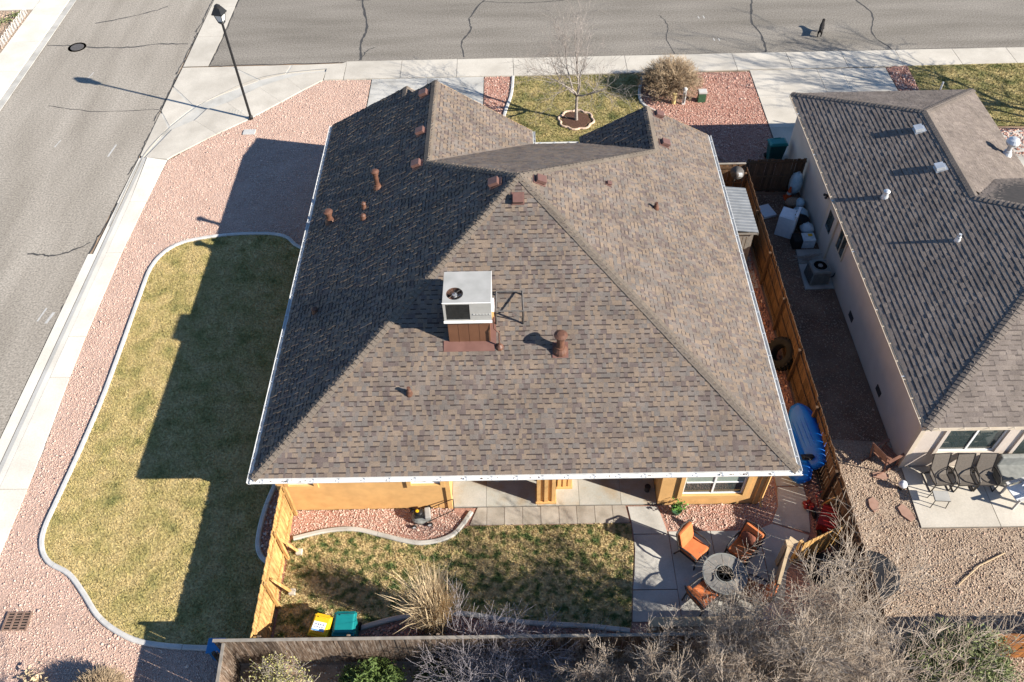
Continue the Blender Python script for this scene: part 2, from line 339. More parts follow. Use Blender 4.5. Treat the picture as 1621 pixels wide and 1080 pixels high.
def tubes(segs, name, m, parent, smooth=True):
    """segs: list of (p0, p1, r0, r1) -> one mesh of tapering tubes"""
    A = np.array([s[0] for s in segs], float); B = np.array([s[1] for s in segs], float)
    r0 = np.array([s[2] for s in segs]); r1 = np.array([s[3] for s in segs])
    D = B-A; D /= np.linalg.norm(D, axis=1)[:, None]+1e-9
    ref = np.where(np.abs(D[:, 2:3]) < .9, np.array([[0, 0, 1.]]), np.array([[1., 0, 0]]))
    U = np.cross(D, ref); U /= np.linalg.norm(U, axis=1)[:, None]; W = np.cross(D, U)
    allV, allF, base = [], [], 0
    for big, k in ((True, 6), (False, 3)):
        sel = (r0 > .02) == big
        if not sel.any(): continue
        n = sel.sum(); t = np.arange(k)*2*np.pi/k
        ring = U[sel][:, None]*np.cos(t)[None, :, None]+W[sel][:, None]*np.sin(t)[None, :, None]
        V = np.concatenate([A[sel][:, None]+ring*r0[sel][:, None, None], B[sel][:, None]+ring*r1[sel][:, None, None]], 1)
        q = np.array([(i, (i+1) % k, k+(i+1) % k, k+i) for i in range(k)])
        F = (q[None]+2*k*np.arange(n)[:, None, None]).reshape(-1, 4)+base
        allV.append(V.reshape(-1, 3)); allF.append(F); base += len(allV[-1])
    return link(name, np_mesh(name, np.vstack(allV), np.vstack(allF), m, smooth=smooth), parent)
def grow(segs, p, d, L, r, lvl, P, leaves=None):
    n = P.get('n', 5) if lvl else 3; d = Vector(d).normalized(); p = Vector(p)
    for i in range(n):
        d = (d+Vector((random.gauss(0, 1), random.gauss(0, 1), random.gauss(0, 1)))*P['jit']+Vector((0, 0, P['up']))).normalized()
        q = p+d*(L/n); ra = r*(1-.75*i/n); rb = r*(1-.75*(i+1)/n)
        segs.append((tuple(p), tuple(q), max(ra, P['rmin']), max(rb, P['rmin']*.8)))
        if leaves is not None and lvl <= P.get('leaf_lvl', 0): leaves.append((tuple(q), tuple(d)))
        if lvl > 0 and (i >= P.get('bare', 1) or lvl < P['top']):
            for _ in range(P['kids'][lvl] if not isinstance(P['kids'][lvl], float) else (1 if random.random() < P['kids'][lvl] else 0)):
                ax = Vector((random.gauss(0, 1), random.gauss(0, 1), random.gauss(0, 1))).cross(d).normalized()
                an = R(random.uniform(*P['ang'])); c = (d*math.cos(an)+ax*math.sin(an))
                grow(segs, q, c, L*random.uniform(*P['ratio']), max(rb*.62, P['rmin']), lvl-1, P, leaves)
        p = q
def leaf_mesh(name, pts, size, m, parent, per=1, spread=.03, long=1.0):
    P = np.repeat(np.array([q[0] for q in pts]), per, 0); n = len(P); P = P+RNG.normal(0, spread, P.shape)
    u = RNG.normal(0, 1, (n, 3)); u /= np.linalg.norm(u, axis=1)[:, None]; v = np.cross(u, RNG.normal(0, 1, (n, 3))); v /= np.linalg.norm(v, axis=1)[:, None]
    s = (size*RNG.uniform(.6, 1.4, n))[:, None]
    V = np.stack([P-u*s*long, P+v*s*.5, P+u*s*long, P-v*s*.5], 1)
    o = link(name, np_mesh(name, V.reshape(-1, 3), np.arange(4*n).reshape(-1, 4), m), parent)
    return o

# ================================================================== SETTING: ground, roads, pavements
sheet('ground', [(-160,-120),(160,-120),(160,200),(-160,200)], -0.03, M['soil'])
STRUCT = lambda n, poly, z, m: sheet(n, poly, z, m)
STRUCT('side_street', [(-22.15,-60),(-15.35,-60),(-15.4,10),(-15.42,17.98),(-15.3,22.3),(-15.18,27.5),(-15.2,31.5),(-15.12,40),(-15.1,120),(-22.15,120)], 0.0, M['asphalt'])
STRUCT('street', [(-13.94,33.78),(-9,33.86),(0,33.9),(60,34.0),(60,42.5),(-13.9,42.5),(-13.87,38)], 0.0, M['asphalt_dim_light'])
road = bpy.data.objects['street']; sroad = bpy.data.objects['side_street']
def crack(parent, pts, wd=.07):
    pts = smooth_poly(pts, 7); b = MB(); L = []
    for i, (x, y) in enumerate(pts):
        q = pts[min(i+1, len(pts)-1)]; p = pts[max(i-1, 0)]; d = Vector((q[0]-p[0], q[1]-p[1])).normalized()
        ww = wd*.85*random.uniform(.45, 1.15)*.5; jx, jy = random.gauss(0, .022), random.gauss(0, .022)
        L.append(((x+jx-d.y*ww, y+jy+d.x*ww, .004), (x+jx+d.y*ww, y+jy-d.x*ww, .004)))
    for i in range(len(L)-1): b.add([L[i][0], L[i][1], L[i+1][1], L[i+1][0]], [(0,1,2,3)])
    return b.build('tar_seam', M['tar'], parent)
crack(sroad, [(-22.1,35.92),(-20.9,35.85),(-19.6,35.62),(-18,35.6),(-16.8,35.82),(-15.4,35.78)], .11)
crack(sroad, [(-20.4,37.9),(-18.6,38.6),(-17.3,39.4)], .10)
crack(sroad, [(-20.2,30.9),(-18,30.4),(-15.3,30.45)], .05)
crack(sroad, [(-17.6,21.6),(-17.0,21.5),(-16.4,21.5),(-15.5,22.1)], .09)
for k in range(9):
    y0 = 8+k*3.6; crack(sroad, [(-15.36+random.uniform(-.03,.03), y0), (-15.34, y0+1.2), (-15.36, y0+2.5), (-15.34, y0+3.7)] if y0 < 20 else [(-15.30, y0), (-15.2, y0+1.2), (-15.2, y0+2.5), (-15.18, y0+3.6)], .085)
crack(road, [(-7.05,34.0),(-7.2,35.5),(-7.1,37),(-7.6,39.6)], .15); crack(road, [(-7.0,34.4),(-6.8,34.9),(-6.5,35.1)], .07)
crack(road, [(-2.34,34.1),(-2.5,35.4),(-2.1,36.6),(-2.2,37.6),(-1.5,39.4),(-.9,40.4)], .10); crack(road, [(-1.6,39.2),(.6,39.0),(2.4,39.15)], .06)
crack(road, [(7.2,34.0),(7.0,35.4),(7.2,36.6),(6.9,37.5)], .05)
crack(road, [(11.3,34.0),(11.4,35.5),(11.2,36.8),(11.6,38.8),(11.7,40)], .13)
crack(road, [(17.0,34.0),(16.5,35.4),(17.0,37.2),(16.6,38.6)], .09)
crack(road, [(-13.9,33.8),(-12,33.83),(-8,33.88)], .05); crack(road, [(-8,33.88),(0,33.92),(8,33.94)], .05); crack(road, [(8,33.94),(16,33.95),(24,33.97)], .05)
crack(road, [(-13.92,33.9),(-13.82,36),(-13.84,38),(-13.86,40)], .10)
b = MB(); b.add([(-7.9,39.6,.006),(-7.25,39.6,.006),(-7.2,40.4,.006),(-7.9,40.4,.006)], [(0,1,2,3)]); b.build('tar_patch', M['tar'], road)
for x, y, l in ((8.75,37.1,.22),(9.0,37.1,.25),(9.15,35.05,.22),(9.38,35.05,.22)):
    b = MB(); b.add([(x,y,.005),(x+.05,y,.005),(x+.02,y+l,.005),(x-.03,y+l,.005)], [(0,1,2,3)]); b.build('paint_mark', M['paint_mark'], road)
for x, y, l, wd in ((-15.75,18.2,.5,.10),(-16.05,18.3,.6,.06),(-16.5,27.2,.8,.07),(-18.9,27.9,.5,.05),(-19.2,33.0,.5,.04)):
    b = MB(); b.add([(x,y,.005),(x+wd,y,.005),(x+wd+.1,y+l,.005),(x+.1,y+l,.005)], [(0,1,2,3)]); b.build('paint_mark', M['paint_mark'], sroad)
b = MB(); b.lathe([(0.0,.012),(.30,.012),(.31,.004),(.42,.004)], 20, (-20.59,35.7,0)); 
tag(b.build('manhole_cover', M['iron_lid']), 'round iron manhole cover set in the side street on a tar seam', 'manhole cover')
# west pavement with rolled kerb and gutter
def slabs(parent, rows, m, z0, z1, gap=.008):
    for q in rows:
        b = MB(); c = Vector((sum(p[0] for p in q)/len(q), sum(p[1] for p in q)/len(q)))
        poly = []
        for p in q:
            d = Vector(p)-c; k = max(0, 1-gap/max(d.length, .01)*1.4); poly.append((c.x+d.x*k, c.y+d.y*k))
        b.prism(poly, z0, z1); b.build('slab', m, parent)
sw = sheet('sidewalk', [(-15.03,-40),(-13.9,-40),(-13.86,9.7),(-13.9,11.2),(-13.92,13.2),(-14.12,16.5),(-14.2,20),(-14.14,22.6),(-13.98,26.84),(-13.79,27.13),(-12.66,28.27),(-11.22,29.54),(-9.29,31.59),(-8.51,32.4),(0,32.42),(12,32.6),(60,32.8),(60,33.92),(12,33.88),(0,33.86),(-8.46,33.75),(-13.94,33.7),(-15.1,33.6)], 0.008, M['concrete_grey'])
def edge_at(y):   # gravel side of the west pavement
    pts = [(-40,-13.9),(9.7,-13.86),(11.2,-13.9),(13.2,-13.92),(16.5,-14.12),(20,-14.2),(22.6,-14.14),(26.84,-13.98)]
    return float(np.interp(y, [p[0] for p in pts], [p[1] for p in pts]))
ys = [-8,-2,4,8,11.9,15.87,17.56,21.5,24.3,27.05]
rows = []
for a, c in zip(ys[:-1], ys[1:]):
    ra = min(c, 26.84); rows.append([(-14.70,a),(edge_at(a),a),(edge_at(ra),ra),(-14.70 if c < 25 else -14.82,c)])
slabs(sw, rows, M['concrete_bright_light'], 0.0, .055)
# corner
slabs(sw, [[(-14.9,27.05),(-13.98,26.9),(-13.79,27.13),(-12.37,28.53),(-13.52,29.53),(-14.3,28.9)],
           [(-13.52,29.53),(-12.37,28.53),(-11.23,29.57),(-12.42,30.78),(-13.2,30.3)],
           [(-12.42,30.78),(-11.23,29.57),(-10.12,30.75),(-11.28,31.93)],
           [(-11.28,31.93),(-10.12,30.75),(-9.33,31.62),(-10.18,32.61)],
           [(-10.18,32.61),(-9.33,31.62),(-8.55,32.4),(-8.5,33.05),(-9.4,32.95)]], M['concrete'], 0.0, .055, .003)
# aprons / gutters
slabs(sw, [[(-15.1,33.7),(-15.13,32.2),(-13.8,30.6),(-12.9,31.4),(-11.4,32.5),(-12.9,33.66),(-13.9,33.7)],
           [(-12.8,33.66),(-11.35,32.55),(-10.3,33.0),(-10.2,33.7)],[(-10.1,33.7),(-10.25,33.02),(-8.5,33.25),(-7.7,33.3),(-7.7,33.78)],
           [(-15.13,32.1),(-15.15,30.3),(-14.5,29.2),(-13.85,30.5)],[(-15.15,30.2),(-15.15,27.2),(-15.0,27.1),(-14.55,29.1)]], M['concrete'], 0.0, .02)
pan = sheet('cross_pan', [(-15.12,33.75),(-13.95,33.82),(-13.87,38),(-13.9,60),(-15.1,60)], .004, M['joint'])
slabs(pan, [[(-15.1,a),(-13.96 if a < 35 else -13.9,a),(-13.88,c),(-15.1,c)] for a, c in ((33.78,36.4),(36.4,39.2),(39.2,42),(42,60))], M['concrete'], 0, .014)
b = MB()
for a, c in zip(ys[:-1], ys[1:]):
    x0 = -15.38 if a < 20 else -15.2
    b.add([(x0,a,.012),(-15.05,a,.012),(-15.05,c,.012),(x0 if c < 22 else -15.16,c,.012)], [(0,1,2,3)])
    b.add([(-15.03,a,.010),(-14.88,a,.044),(-14.88,c,.044),(-15.03,c,.010)], [(0,1,2,3)]); b.add([(-14.88,a,.044),(-14.705,a,.053),(-14.705 if c < 25 else -14.85,c,.053),(-14.88,c,.044)], [(0,1,2,3)])
    b.add([(-15.055,a,.011),(-15.025,a,.011),(-15.025,c,.011),(-15.055,c,.011)], [(0,1,2,3)], 1)
o = b.build('kerb', [M['concrete_bright_light'], M['joint']]); o['kind'] = 'structure'
# curved rolled kerb line round the corner
ck = smooth_poly([(-15.02,22.93),(-15.05,25.5),(-14.87,27.8),(-13.9,30.1),(-12.86,31.45),(-11.21,32.75),(-8.46,33.3),(-5,33.42),(2,33.48),(10,33.5),(24,33.55)], 6)
b = MB()
for i in range(len(ck)-1):
    (x0,y0),(x1,y1) = ck[i], ck[i+1]; d = Vector((x1-x0,y1-y0)).normalized(); n = Vector((-d.y,d.x))
    b.add([(x0,y0,.057),(x1,y1,.057),(x1+n.x*.035,y1+n.y*.035,.045),(x0+n.x*.035,y0+n.y*.035,.045)], [(0,1,2,3)])
o = b.build('kerb_lip', M['concrete_grey']); o['kind'] = 'structure'
jx = [-7.65,-5.15,-2.65,-.13,2.47,4.9,7.3,9.73,12.15,14.6,17.05,19.6,22,24.6,27.4,30]
slabs(sw, [[(a,33.86),(a+.02,32.42+.008*max(0,a)),(c+.02,32.42+.008*max(0,c)),(c,33.87)] for a, c in zip(jx[:-1], jx[1:])]+[[(-8.5,32.4),(-7.65,32.42),(-7.65,33.85),(-8.5,33.3)]], M['concrete'], 0, .055)
b = MB()
for a in range(5):
    for q in range(3): b.box((-12.15+a*.13, 29.98+q*.12-a*.02, .058), (.07,.05,.012))
b.build('tactile_ramp', M['concrete_grey'], sw)
# far pavement, drive and bed on the other side of the side street
fw = sheet('far_sidewalk', [(-22.15,-40),(-22.15,120),(-24.0,120),(-24.0,-40)], .006, M['joint'])
slabs(fw, [[(-24.0,a),(-22.5,a),(-22.5,a+2.6),(-24.0,a+2.6)] for a in np.arange(18,44,2.6)], M['concrete_bright_light'], 0, .06)
slabs(fw, [[(-22.48,a),(-22.16,a),(-22.16,a+2.6),(-22.48,a+2.6)] for a in np.arange(18,44,2.6)], M['concrete_grey'], 0, .03)
slabs(fw, [[(-34,39.35),(-24.02,39.35),(-24.02,46),(-34,46)]], M['concrete_bright_light'], 0, .04)
sheet('far_bed', [(-40,10),(-24.0,10),(-24.0,39.3),(-40,39.3)], .03, M['tan_base'])
stones('far_bed_gravel', [[(-26.5,33),(-24.02,33),(-24.02,39.2),(-26.5,39.2)]], 160, .035, TAN, .03)
t = thing('wire_border', (-24.15,36.4,0), 'low white wire loop edging along the bed beside the far sidewalk', 'garden border')
for k in range(11):
    y = 35.9+k*.29; pts = [(-24.15, y-.12, .03)]+[(-24.15, y-.12*math.cos(a), .28+.12*math.sin(a)) for a in np.linspace(0, math.pi, 6)]+[(-24.15, y+.12, .03)]
    b = MB(); b.tube(pts, .011, 4)
    for q in (-.05,.05): b.tube([(-24.15,y+q,.03),(-24.15,y+q,.36)], .007, 4)
    b.build('wire_loop', M['white'], t, world=True)
for x, y, s_, wh in ((-24.9,38.2,.3,'largest'),(-25.2,37.4,.25,'middle-sized, nearest the frame edge'),(-24.6,38.7,.2,'smallest, nearest the drive')):
    t = tag(empty('low_plant', (x,y,.03)), 'low green plant in the bed behind the white wire border, '+wh, 'plant', 'low plants in the far bed')
    leaf_mesh('foliage', [((RNG.normal(0,s_*.5), RNG.normal(0,s_*.5), abs(RNG.normal(.08,.06))),) for _ in range(90)], .06, M['leaf_olive'], t)

# drives and beds on the street side
dr = sheet('driveway', [(-6.39,32.4),(-1.42,32.4),(-1.39,24.3),(-6.3,24.3)], .01, M['joint'])
slabs(dr, [[(a,32.38),(c,32.38),(c,e),(a,e)][::-1] if False else [(a,e),(c,e),(c,d),(a,d)] for a, c in ((-6.36,-3.9),(-3.9,-1.42)) for d, e in ((32.38,29.9),(29.9,27.2),(27.2,24.4))], M['concrete_grey'], 0, .05)
nd = sheet('neighbour_driveway', [(10.23,32.4),(16.22,32.5),(16.22,26),(10.25,26)], .01, M['joint'])
slabs(nd, [[(a,e),(c,e),(c,d),(a,d)] for a, c in ((10.26,13.2),(13.2,14.25),(14.25,16.2)) for d, e in ((32.45,30.3),(30.3,28.2),(28.2,26.05))], M['concrete'], 0, .05)
LAWN_W = smooth_poly([(-6.3,21.0),(-7.8,21.6),(-8.35,22.13),(-9.08,22.36),(-10.57,22.34),(-11.89,22.06),(-12.56,21.58),(-12.89,20.72),(-12.89,19.35),(-12.82,16.84),(-12.79,14.85),(-12.85,13.04),(-12.93,11.6),(-12.97,10.63),(-12.82,10.08),(-12.47,9.67),(-11.85,9.35),(-11.3,8.83),(-10.75,8.24),(-10.15,7.83),(-9.43,7.54),(-8.38,7.4),(-7.2,7.36)], 4)
LW = LAWN_W+[(-6.32,7.3),(-6.32,9.5),(-6.9,9.7),(-7.1,10.3),(-7.05,11.2),(-6.9,12.0),(-6.42,12.2)]
sheet('side_lawn', LW, .035, M['grass_side'])
PINKP = [(-13.86,2),(-7.0,2),(-7.1,7.36)]+LAWN_W[::-1]+[(-6.42,22.5),(-6.42,25.1),(-6.4,32.35),(-8.5,32.38),(-9.29,31.56),(-11.22,29.5),(-12.66,28.24),(-13.95,26.8),(-14.14,22.6),(-14.2,20),(-14.12,16.5),(-13.92,13.2),(-13.9,11.2)]
sheet('pink_gravel_bed', PINKP, .025, M['pink_base'])
stones('pink_gravel', [PINKP], 1050, .016, PINK, .025, [.3,.34,.24,.12])
sheet('corner_bed', [(-6.9,9.7),(-6.32,9.55),(-6.32,12.1),(-6.9,12),(-7.05,11.2),(-7.1,10.3)], .03, M['red_base'])
stones('corner_bed_gravel', [[(-6.9,9.8),(-6.32,9.6),(-6.32,12.1),(-6.9,12),(-7.05,11.2),(-7.05,10.3)]], 380, .032, RED, .03)
ROCK_F = [(-1.40,24.4),(-1.40,32.38),(-.16,32.38),(-.26,31.0),(-.52,29.7),(-.7,28.6),(-.7,24.4)]
ROCK_R = [(5.6,32.38),(5.27,30.81),(5.39,29.96),(6.1,29.2),(6.6,24.2),(10.22,24.2),(10.22,32.36)]
sheet('front_rock_bed', ROCK_F, .03, M['red_base']); sheet('red_rock_bed', ROCK_R, .03, M['red_base'])
stones('front_rock_gravel', [ROCK_F], 650, .021, RED, .03); stones('red_rock_gravel', [ROCK_R], 650, .021, RED, .03)
LF = [(-.1,32.38),(5.55,32.38),(5.22,30.81),(5.34,29.96),(6.05,29.2),(6.1,23.5),(-.6,23.5),(-.6,28.6),(-.45,29.7),(-.2,31.0)]
sheet('front_lawn', LF, .035, M['grass_front'])
NB = [(16.24,26),(16.24,32.5),(17.2,32.58),(17.12,31.1),(16.9,29),(17.3,27.9),(20.5,27.8),(20.5,26)]
sheet('neighbour_rock_bed', NB, .03, M['red_base']); stones('neighbour_rock_gravel', [NB], 250, .036, RED, .03)
LN = [(17.2,32.58),(40,32.8),(40,28.2),(20.4,28.0),(17.5,28.1),(16.95,29),(17.15,31.1)]
sheet('neighbour_lawn', LN, .035, M['grass_front'])
sheet('neighbour_path', [(19.2,27.7),(34,27.9),(34,24.5),(19.0,24.5)], .04, M['concrete_grey'])
# back yard
BACKSOIL = [(-6.25,7.05),(8.1,7.05),(8.1,24),(6.2,24),(6.2,11.1),(-6.3,11.1)]
sheet('back_bed', BACKSOIL, .02, M['red_base'])
LB = [(-6.2,7.6),(-6.2,10.25)]+smooth_poly([(-6.1,10.2),(-5.3,10.42),(-4.57,10.46),(-3.9,10.3),(-3.19,10.1),(-2.7,10.03),(-2.18,10.12),(-1.8,10.35),(-1.5,10.56)], 5)+[(2.86,10.56),(2.86,9.82),(2.72,8.8),(2.58,7.7)]+smooth_poly([(2.58,7.7),(1.52,7.82),(-.04,7.95),(-1.77,8.22),(-3.02,8.14),(-4.17,7.85),(-4.6,7.65),(-6.2,7.6)], 5)[:-1]
sheet('back_lawn', LB, .03, M['grass_back'])
BEDL = [(-6.2,10.3)]+smooth_poly([(-6.1,10.3),(-5.3,10.52),(-4.57,10.56),(-3.9,10.4),(-3.19,10.2),(-2.7,10.13),(-2.18,10.22),(-1.8,10.45),(-1.55,10.6)], 5)+[(-1.97,11.12),(-6.25,11.12)]
BEDR = [(3.7,11.1),(3.85,10.36),(5.3,10.34),(6.3,10.42),(6.62,10.6),(6.85,11.06),(6.95,12),(6.95,19.5),(6.3,19.5),(6.3,11.1)]
stones('left_bed_gravel', [BEDL], 1100, .018, PINK, .02, [.34,.36,.2,.1]); stones('right_bed_gravel', [BEDR], 1100, .018, PINK, .02, [.36,.3,.14,.2])
stones('side_yard_gravel', [[(6.95,13),(8.05,13),(8.05,21),(6.95,21)],[(7.55,9.2),(8.1,8.5),(8.1,13),(7.7,13),(7.75,11.0)]], 330, .032, RED, .02, [.45,.15,.35,.05])
stones('back_bed_gravel', [[(-4.4,7.1),(2.55,7.1),(2.5,7.62),(1.5,7.74),(0,7.86),(-1.77,8.1),(-3.0,8.02),(-4.1,7.72)],[(-6.2,7.1),(-4.5,7.1),(-4.5,7.55),(-6.2,7.5)]], 420, .03, RED, .02, [.4,.15,.4,.05])
# back strip south of the fence, neighbour's side yard and back yard
sheet('tan_gravel_bed', [(8.2,-4),(26,-4),(26,12.3),(10.5,12.3),(10.5,24.1),(8.2,24.1)], .02, M['tan_base'])
stones('tan_gravel', [[(8.25,5.5),(14.2,5.5),(14.2,10.25),(10.5,10.25),(10.5,13),(8.25,13)]], 1000, .0165, TAN, .02, [.34,.30,.2,.16])
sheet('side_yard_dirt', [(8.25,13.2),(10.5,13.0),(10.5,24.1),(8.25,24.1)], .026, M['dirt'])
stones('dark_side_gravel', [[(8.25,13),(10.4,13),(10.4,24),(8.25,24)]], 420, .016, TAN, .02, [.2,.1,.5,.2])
sheet('shrub_strip', [(-7.0,-6),(8.2,-6),(8.2,6.95),(-7.0,6.95)], .015, M['soil'])
stones('strip_litter', [[(-6.6,5.2),(8.1,5.2),(8.1,6.95),(-6.6,6.95)]], 90, .03, TAN, .015, [.3,.2,.4,.1])
# grass blades
grass('side_lawn_grass', [LW], 1500, .042, M['grass_side'], .035)
grass('front_lawn_grass', [[p for p in LF]], 900, .045, M['grass_front'], .035, wid=.014)
grass('neighbour_lawn_grass', [[(17.2,32.5),(23.5,32.6),(23.5,28.1),(20.4,28.0),(17.5,28.1),(16.95,29),(17.15,31.1)]], 700, .045, M['grass_front'], .035, wid=.015)
grass('back_lawn_grass', [LB], 2100, .05, M['grass_back'], .03)

# concrete lawn edging: each poured length between two joints is a part
def edging(name, pts, label, wd=.13, h=.085, seg=2.2, m='curbing'):
    t = thing(name, (*pts[0], 0), label, 'lawn edging'); run = [pts[0]]; L = 0; pcs = []
    for a, c in zip(pts[:-1], pts[1:]):
        L += math.dist(a, c); run.append(c)
        if L > seg: pcs.append(run); run = [c]; L = 0
    if len(run) > 1: pcs.append(run)
    for r_ in pcs:
        if len(r_) < 2: continue
        b = MB(); n = len(r_); prof = [(-.5,0),(-.5,.75),(-.3,1),(.3,1),(.5,.75),(.5,0)]
        for i, p in enumerate(r_):
            q = r_[min(i+1,n-1)]; o_ = r_[max(i-1,0)]; d = Vector((q[0]-o_[0], q[1]-o_[1])).normalized(); nn = Vector((-d.y, d.x))
            sh_ = .006 if i == 0 else (-.006 if i == n-1 else 0)
            for a, z in prof: b.v.append((p[0]+d.x*sh_+nn.x*a*wd, p[1]+d.y*sh_+nn.y*a*wd, .01+z*h))
        for i in range(n-1):
            for k in range(5): b.f.append((i*6+k, i*6+k+1, (i+1)*6+k+1, (i+1)*6+k)); b.mi.append(0)
        b.f += [tuple(range(5,-1,-1)), tuple((n-1)*6+k for k in range(6))]; b.mi += [0,0]
        b.build('edging_length', M[m], t, world=True)
    return t
edging('lawn_edging', LAWN_W, 'long curved pale concrete edging around the large side lawn')
edging('bed_edging', smooth_poly([(-6.3,9.5),(-6.75,9.62),(-7.02,9.95),(-7.1,10.5),(-7.05,11.3),(-6.9,12.05)], 6), 'short curved concrete edging outside the house corner next to the yellow fence')
edging('bed_edging', smooth_poly([(-6.15,10.26),(-5.3,10.47),(-4.57,10.51),(-3.9,10.35),(-3.19,10.15),(-2.7,10.08),(-2.18,10.17),(-1.8,10.4),(-1.42,10.98)], 6), 'wavy concrete edging between the back lawn and the gravel bed with the mower', m='concrete_grey')
edging('bed_edging', smooth_poly([(-4.6,7.55),(-4.17,7.78),(-3.02,8.08),(-1.77,8.16),(-.04,7.9),(1.52,7.78),(2.55,7.65)], 6), 'concrete edging along the shaded gravel bed by the back fence', m='concrete_grey')
edging('bed_edging', smooth_poly([(-.14,32.36),(-.22,31.0),(-.48,29.7),(-.65,28.6)], 6), 'pale concrete edging between the front lawn and the rock strip beside the driveway')
edging('bed_edging', smooth_poly([(5.58,32.36),(5.25,30.81),(5.37,29.96),(6.1,29.2)], 6), 'curved concrete edging between the front lawn and the round tan shrub')

# patios
bp_ = sheet('back_patio', [(-1.97,11.12),(3.63,11.12),(3.63,14),(-1.97,14)], .012, M['joint'])
slabs(bp_, [[(a,e),(c,e),(c,d),(a,d)] for a, c in ((-1.96,-1.02),(-1.02,.37),(.37,1.52),(1.52,2.66),(2.66,3.62)) for e, d in ((11.13,13.9),)], M['concrete_stain'], 0, .05)
pv = sheet('paver_row', [(-1.5,10.57),(2.86,10.57),(2.78,11.1),(-1.28,11.1)], .012, M['joint'])
px = [-1.46,-1.0,-.52,-.03,.46,.95,1.43,1.92,2.40,2.84]
for i in range(9):
    a, c = px[i]+.006, px[i+1]-.006; b = MB(); z1 = .05+random.uniform(-.004,.006)
    b.prism([(a,10.58),(c,10.58),(min(c,2.76) if i == 8 else c,11.1),(a+.2 if i == 0 else a,11.1)], 0, z1); b.build('paver', M['paver'], pv)
WALK = smooth_poly([(2.80,11.08),(2.86,10.6),(2.89,9.82),(2.75,8.79),(2.62,7.86)], 5)
sp = sheet('side_patio', WALK+[(6.3,7.86),(6.71,9.15),(7.3,9.8),(7.58,10.3),(7.72,11.04),(7.7,11.93),(7.35,14.0),(6.95,14),(6.98,12),(6.86,11.0),(6.62,10.52),(6.25,10.34),(5.29,10.3),(3.8,10.33),(3.64,11.08)], .012, M['joint'])
slabs(sp, [[(2.82,11.07),(2.87,10.6),(2.89,10.24),(3.8,10.24),(3.79,10.35),(3.64,11.07)],
           [(2.89,10.23),(2.89,9.82),(2.8,9.1),(2.72,8.7),(3.85,8.7),(3.82,10.23)],
           [(2.72,8.69),(2.62,7.87),(3.85,7.87),(3.85,8.69)],
           [(3.86,7.87),(3.83,10.31),(4.93,10.31),(4.95,7.87)],[(4.96,7.87),(4.94,10.31),(5.29,10.3),(6.1,10.32),(6.2,9.8),(6.2,7.87)],
           [(6.21,7.87),(6.21,9.8),(6.1,10.33),(6.25,10.35),(6.6,10.5),(7.52,10.14),(7.3,9.8),(6.71,9.15),(6.3,7.87)],
           [(6.61,10.52),(6.87,11.0),(6.97,11.6),(7.7,11.6),(7.71,11.04),(7.56,10.2)],[(6.97,11.62),(6.98,12.2),(6.95,14),(7.35,14),(7.7,11.93),(7.71,11.62)]], M['concrete_grey'], 0, .05)
np_ = sheet('neighbour_patio', [(10.5,10.28),(26,10.28),(26,12.3),(10.55,12.3)], .03, M['joint'])
slabs(np_, [[(a,10.3),(c,10.3),(c,12.18),(a+(.05 if a < 11 else 0),12.18)] for a, c in ((10.5,12.6),(12.6,14.9),(14.9,17.2),(17.2,19.5))], M['concrete'], 0, .06)
pa = sheet('equipment_pad', [(9.5,19.05),(10.5,19.1),(10.52,21.0),(9.62,21.0)], .03, M['joint'])
slabs(pa, [[(9.52,19.08),(10.5,19.1),(10.5,20.3),(9.58,20.3)],[(9.6,20.32),(10.5,20.32),(10.5,21.0),(9.65,21.0)]], M['concrete_grey'], 0, .07)
sheet('shed_path', [(6.6,19.2),(8.0,19.2),(8.0,21.9),(6.6,21.9)], .03, M['concrete_grey'])

